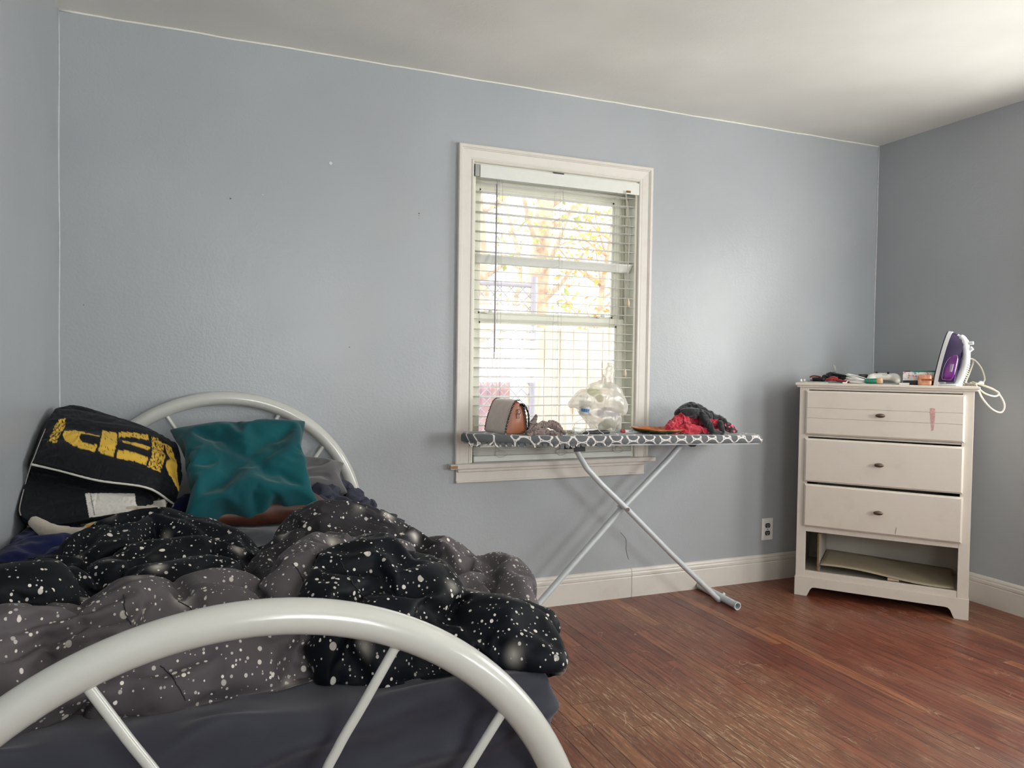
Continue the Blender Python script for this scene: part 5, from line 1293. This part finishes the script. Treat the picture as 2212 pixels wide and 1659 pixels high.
pk = t.math('MULTIPLY', t.math('GREATER_THAN', t.noise(v, 75, 2), .56), t.math('MULTIPLY', t.math('GREATER_THAN', s.outputs[0], 2.30), t.math('LESS_THAN', s.outputs[2], .885)))
t.set(color=t.mix(pk, t.mix(t.ramp(t.noise(v, 12, 2), .4, .6), lin(17, 19, 26), lin(12, 14, 20)), lin(222, 84, 104)), rough=.8, sheen=.4)
lump('black_top', [[(V3(1466, 894, 3.0), .020), (V3(1480, 886, 3.01), .026), (V3(1497, 880, 3.01), .026), (V3(1515, 890, 2.99), .028), (V3(1535, 900, 2.98), .026), (V3(1552, 906, 2.97), .022)],
                   [(V3(1505, 890, 2.96), .018), (V3(1518, 900, 2.935), .019), (V3(1528, 915, 2.915), .018), (V3(1538, 930, 2.90), .016), (V3(1552, 935, 2.90), .012), (V3(1560, 939, 2.89), .007)],
                   [(V3(1550, 904, 2.97), .022), (V3(1562, 914, 2.96), .022), (V3(1575, 924, 2.95), .021), (V3(1586, 931, 2.95), .014)],
                   [(V3(1478, 892, 2.97), .020), (V3(1500, 892, 2.955), .022), (V3(1530, 900, 2.955), .020)], [(V3(1556, 915, 2.92), .014), (V3(1560, 932, 2.90), .011)]], .0056, t.m,
     'black jersey top with pink print, thrown over the red blouse', 'top', grow=.26, low=60, floor=btop(2.3) + .001, bend=1.5)
# plastic carrier bag and what shows through it
t = NT('thin_white_plastic'); t.t.nodes.remove(t.b)
v = t.obj(); tr = t.n('ShaderNodeBsdfTransparent'); tl = t.n('ShaderNodeBsdfTranslucent'); tl.inputs[0].default_value = lin(246, 242, 232)
df = t.n('ShaderNodeBsdfDiffuse'); df.inputs[0].default_value = lin(240, 236, 228); gl = t.n('ShaderNodeBsdfGlossy'); gl.inputs['Roughness'].default_value = .22
bp = t.n('ShaderNodeBump'); bp.inputs['Strength'].default_value = .5; bp.inputs['Distance'].default_value = .004; t.link(t.noise(v, 55, 4, .6, .5), bp.inputs['Height'])
for s in (tl, df, gl): t.link(bp.outputs[0], s.inputs['Normal'])
m1 = t.n('ShaderNodeMixShader'); m1.inputs[0].default_value = .45; t.link(tl.outputs[0], m1.inputs[1]); t.link(df.outputs[0], m1.inputs[2])
m2 = t.n('ShaderNodeMixShader'); m2.inputs[0].default_value = .52; t.link(tr.outputs[0], m2.inputs[1]); t.link(m1.outputs[0], m2.inputs[2])
m3 = t.n('ShaderNodeMixShader'); m3.inputs[0].default_value = .08; t.link(m2.outputs[0], m3.inputs[1]); t.link(gl.outputs[0], m3.inputs[2]); t.link(m3.outputs[0], t.out.inputs[0])
M_PLAS = t.m; Y0 = 3.0
pb = tag(empty('plastic_bag', (1.66, 3.0, btop(1.66))), 'thin white plastic carrier bag with its handles standing up, on the ironing board', 'bag')
me = fused([[(V3(1236, 872, Y0), .018), (V3(1256, 866, Y0), .045), (V3(1275, 862, Y0), .055), (V3(1300, 864, Y0), .062), (V3(1322, 868, Y0), .058), (V3(1332, 880, Y0), .048)],
            [(V3(1262, 880, Y0), .035), (V3(1285, 895, Y0), .05), (V3(1305, 905, Y0), .055), (V3(1322, 905, Y0), .045), (V3(1330, 920, Y0), .025)],
            [(V3(1280, 842, Y0), .030), (V3(1293, 834, Y0), .022), (V3(1297, 828, Y0), .014)], [(V3(1315, 842, Y0), .035), (V3(1330, 850, Y0), .03)],
            [(V3(1290, 918, Y0), .035), (V3(1312, 920, Y0), .035)]], .0075)
co = co_of(me); co[:, 1] = 3.0 + (co[:, 1] - 3.0) * 1.15; set_co(me, co)
me = wrinkle(me, .22, 10, 4, .12, low=60, keep=.05, floor=btop(1.66) + .001, sub=1)
link('pouch', me, M_PLAS, pb)
for pts, w in (([(1306, 838), (1309, 815), (1314, 795), (1318, 787), (1322, 797), (1320, 815), (1318, 838)], .010), ([(1299, 834), (1302, 818), (1304, 811), (1307, 818), (1308, 836)], .005)):
    g = G(); P = cr([V3(x, y, Y0) for x, y in pts], 6); g.tube(P, [w * (1 + .35 * math.sin(i * 1.3)) for i in range(len(P))], 10, ry=.010); g.done('handle', M_PLAS, pb, 180)
tub = tag(empty('plastic_tub', V3(1262, 880, 3.0)), 'white tub with a blue printed label, showing through the plastic bag', 'tub')
ax = (V3(1262, 897, 3.0) - V3(1270, 858, 3.0)); c1 = V3(1264, 896, 2.99); c0 = V3(1268, 866, 2.99)
g = G(); g.tube([c1, c1.lerp(c0, .05), c0], [.026, .030, .036], 26); g.done('cup', plain('white_tub', (234, 232, 224), .3), tub, 50)
g = G(); q0, q1 = c1.lerp(c0, .20), c1.lerp(c0, .42); rr = .0318
toc = (Vector((0, 0, CAM_H)) - q0); ax = (c0 - c1).normalized(); toc = (toc - ax * toc.dot(ax)).normalized(); sd = ax.cross(toc)
for k in range(4):
    a0 = -.62 + k * .30; V_ = []
    for q in (q0, q1):
        for j in range(5):
            a = a0 + .24 * j / 4; V_.append(q + (toc * math.cos(a) + sd * math.sin(a)) * (rr + .0006 + (.0015 if q is q1 else 0)))
    g.raw(V_, [(j, j + 1, 6 + j, 5 + j) for j in range(4)])
g.done('label', plain('blue_print', (40, 120, 190), .4), tub)
lump('green_wrapper', [[(V3(1300, 922, 3.0), .018), (V3(1318, 914, 3.0), .022), (V3(1328, 920, 3.0), .016)]], .005, fabric('sage_paper', (150, 150, 118), None, .8), 'sage green wrapper at the bottom of the plastic bag', 'wrapper', floor=btop(1.66) + .004, sub=0)
lump('mauve_cloth', [[(V3(1298, 893, 3.0), .018), (V3(1315, 890, 3.0), .022), (V3(1326, 896, 3.0), .018)]], .005, fabric('mauve_cloth', (178, 166, 184), None, .8), 'pale mauve cloth in the middle of the plastic bag', 'cloth', floor=None, sub=0)
lump('yellow_paper', [[(V3(1276, 846, 3.0), .014), (V3(1288, 850, 3.0), .020), (V3(1297, 862, 3.0), .014)]], .005, fabric('yellowish_paper', (206, 204, 140), None, .8), 'crumpled yellowish paper near the top of the plastic bag', 'paper', floor=None, sub=0)
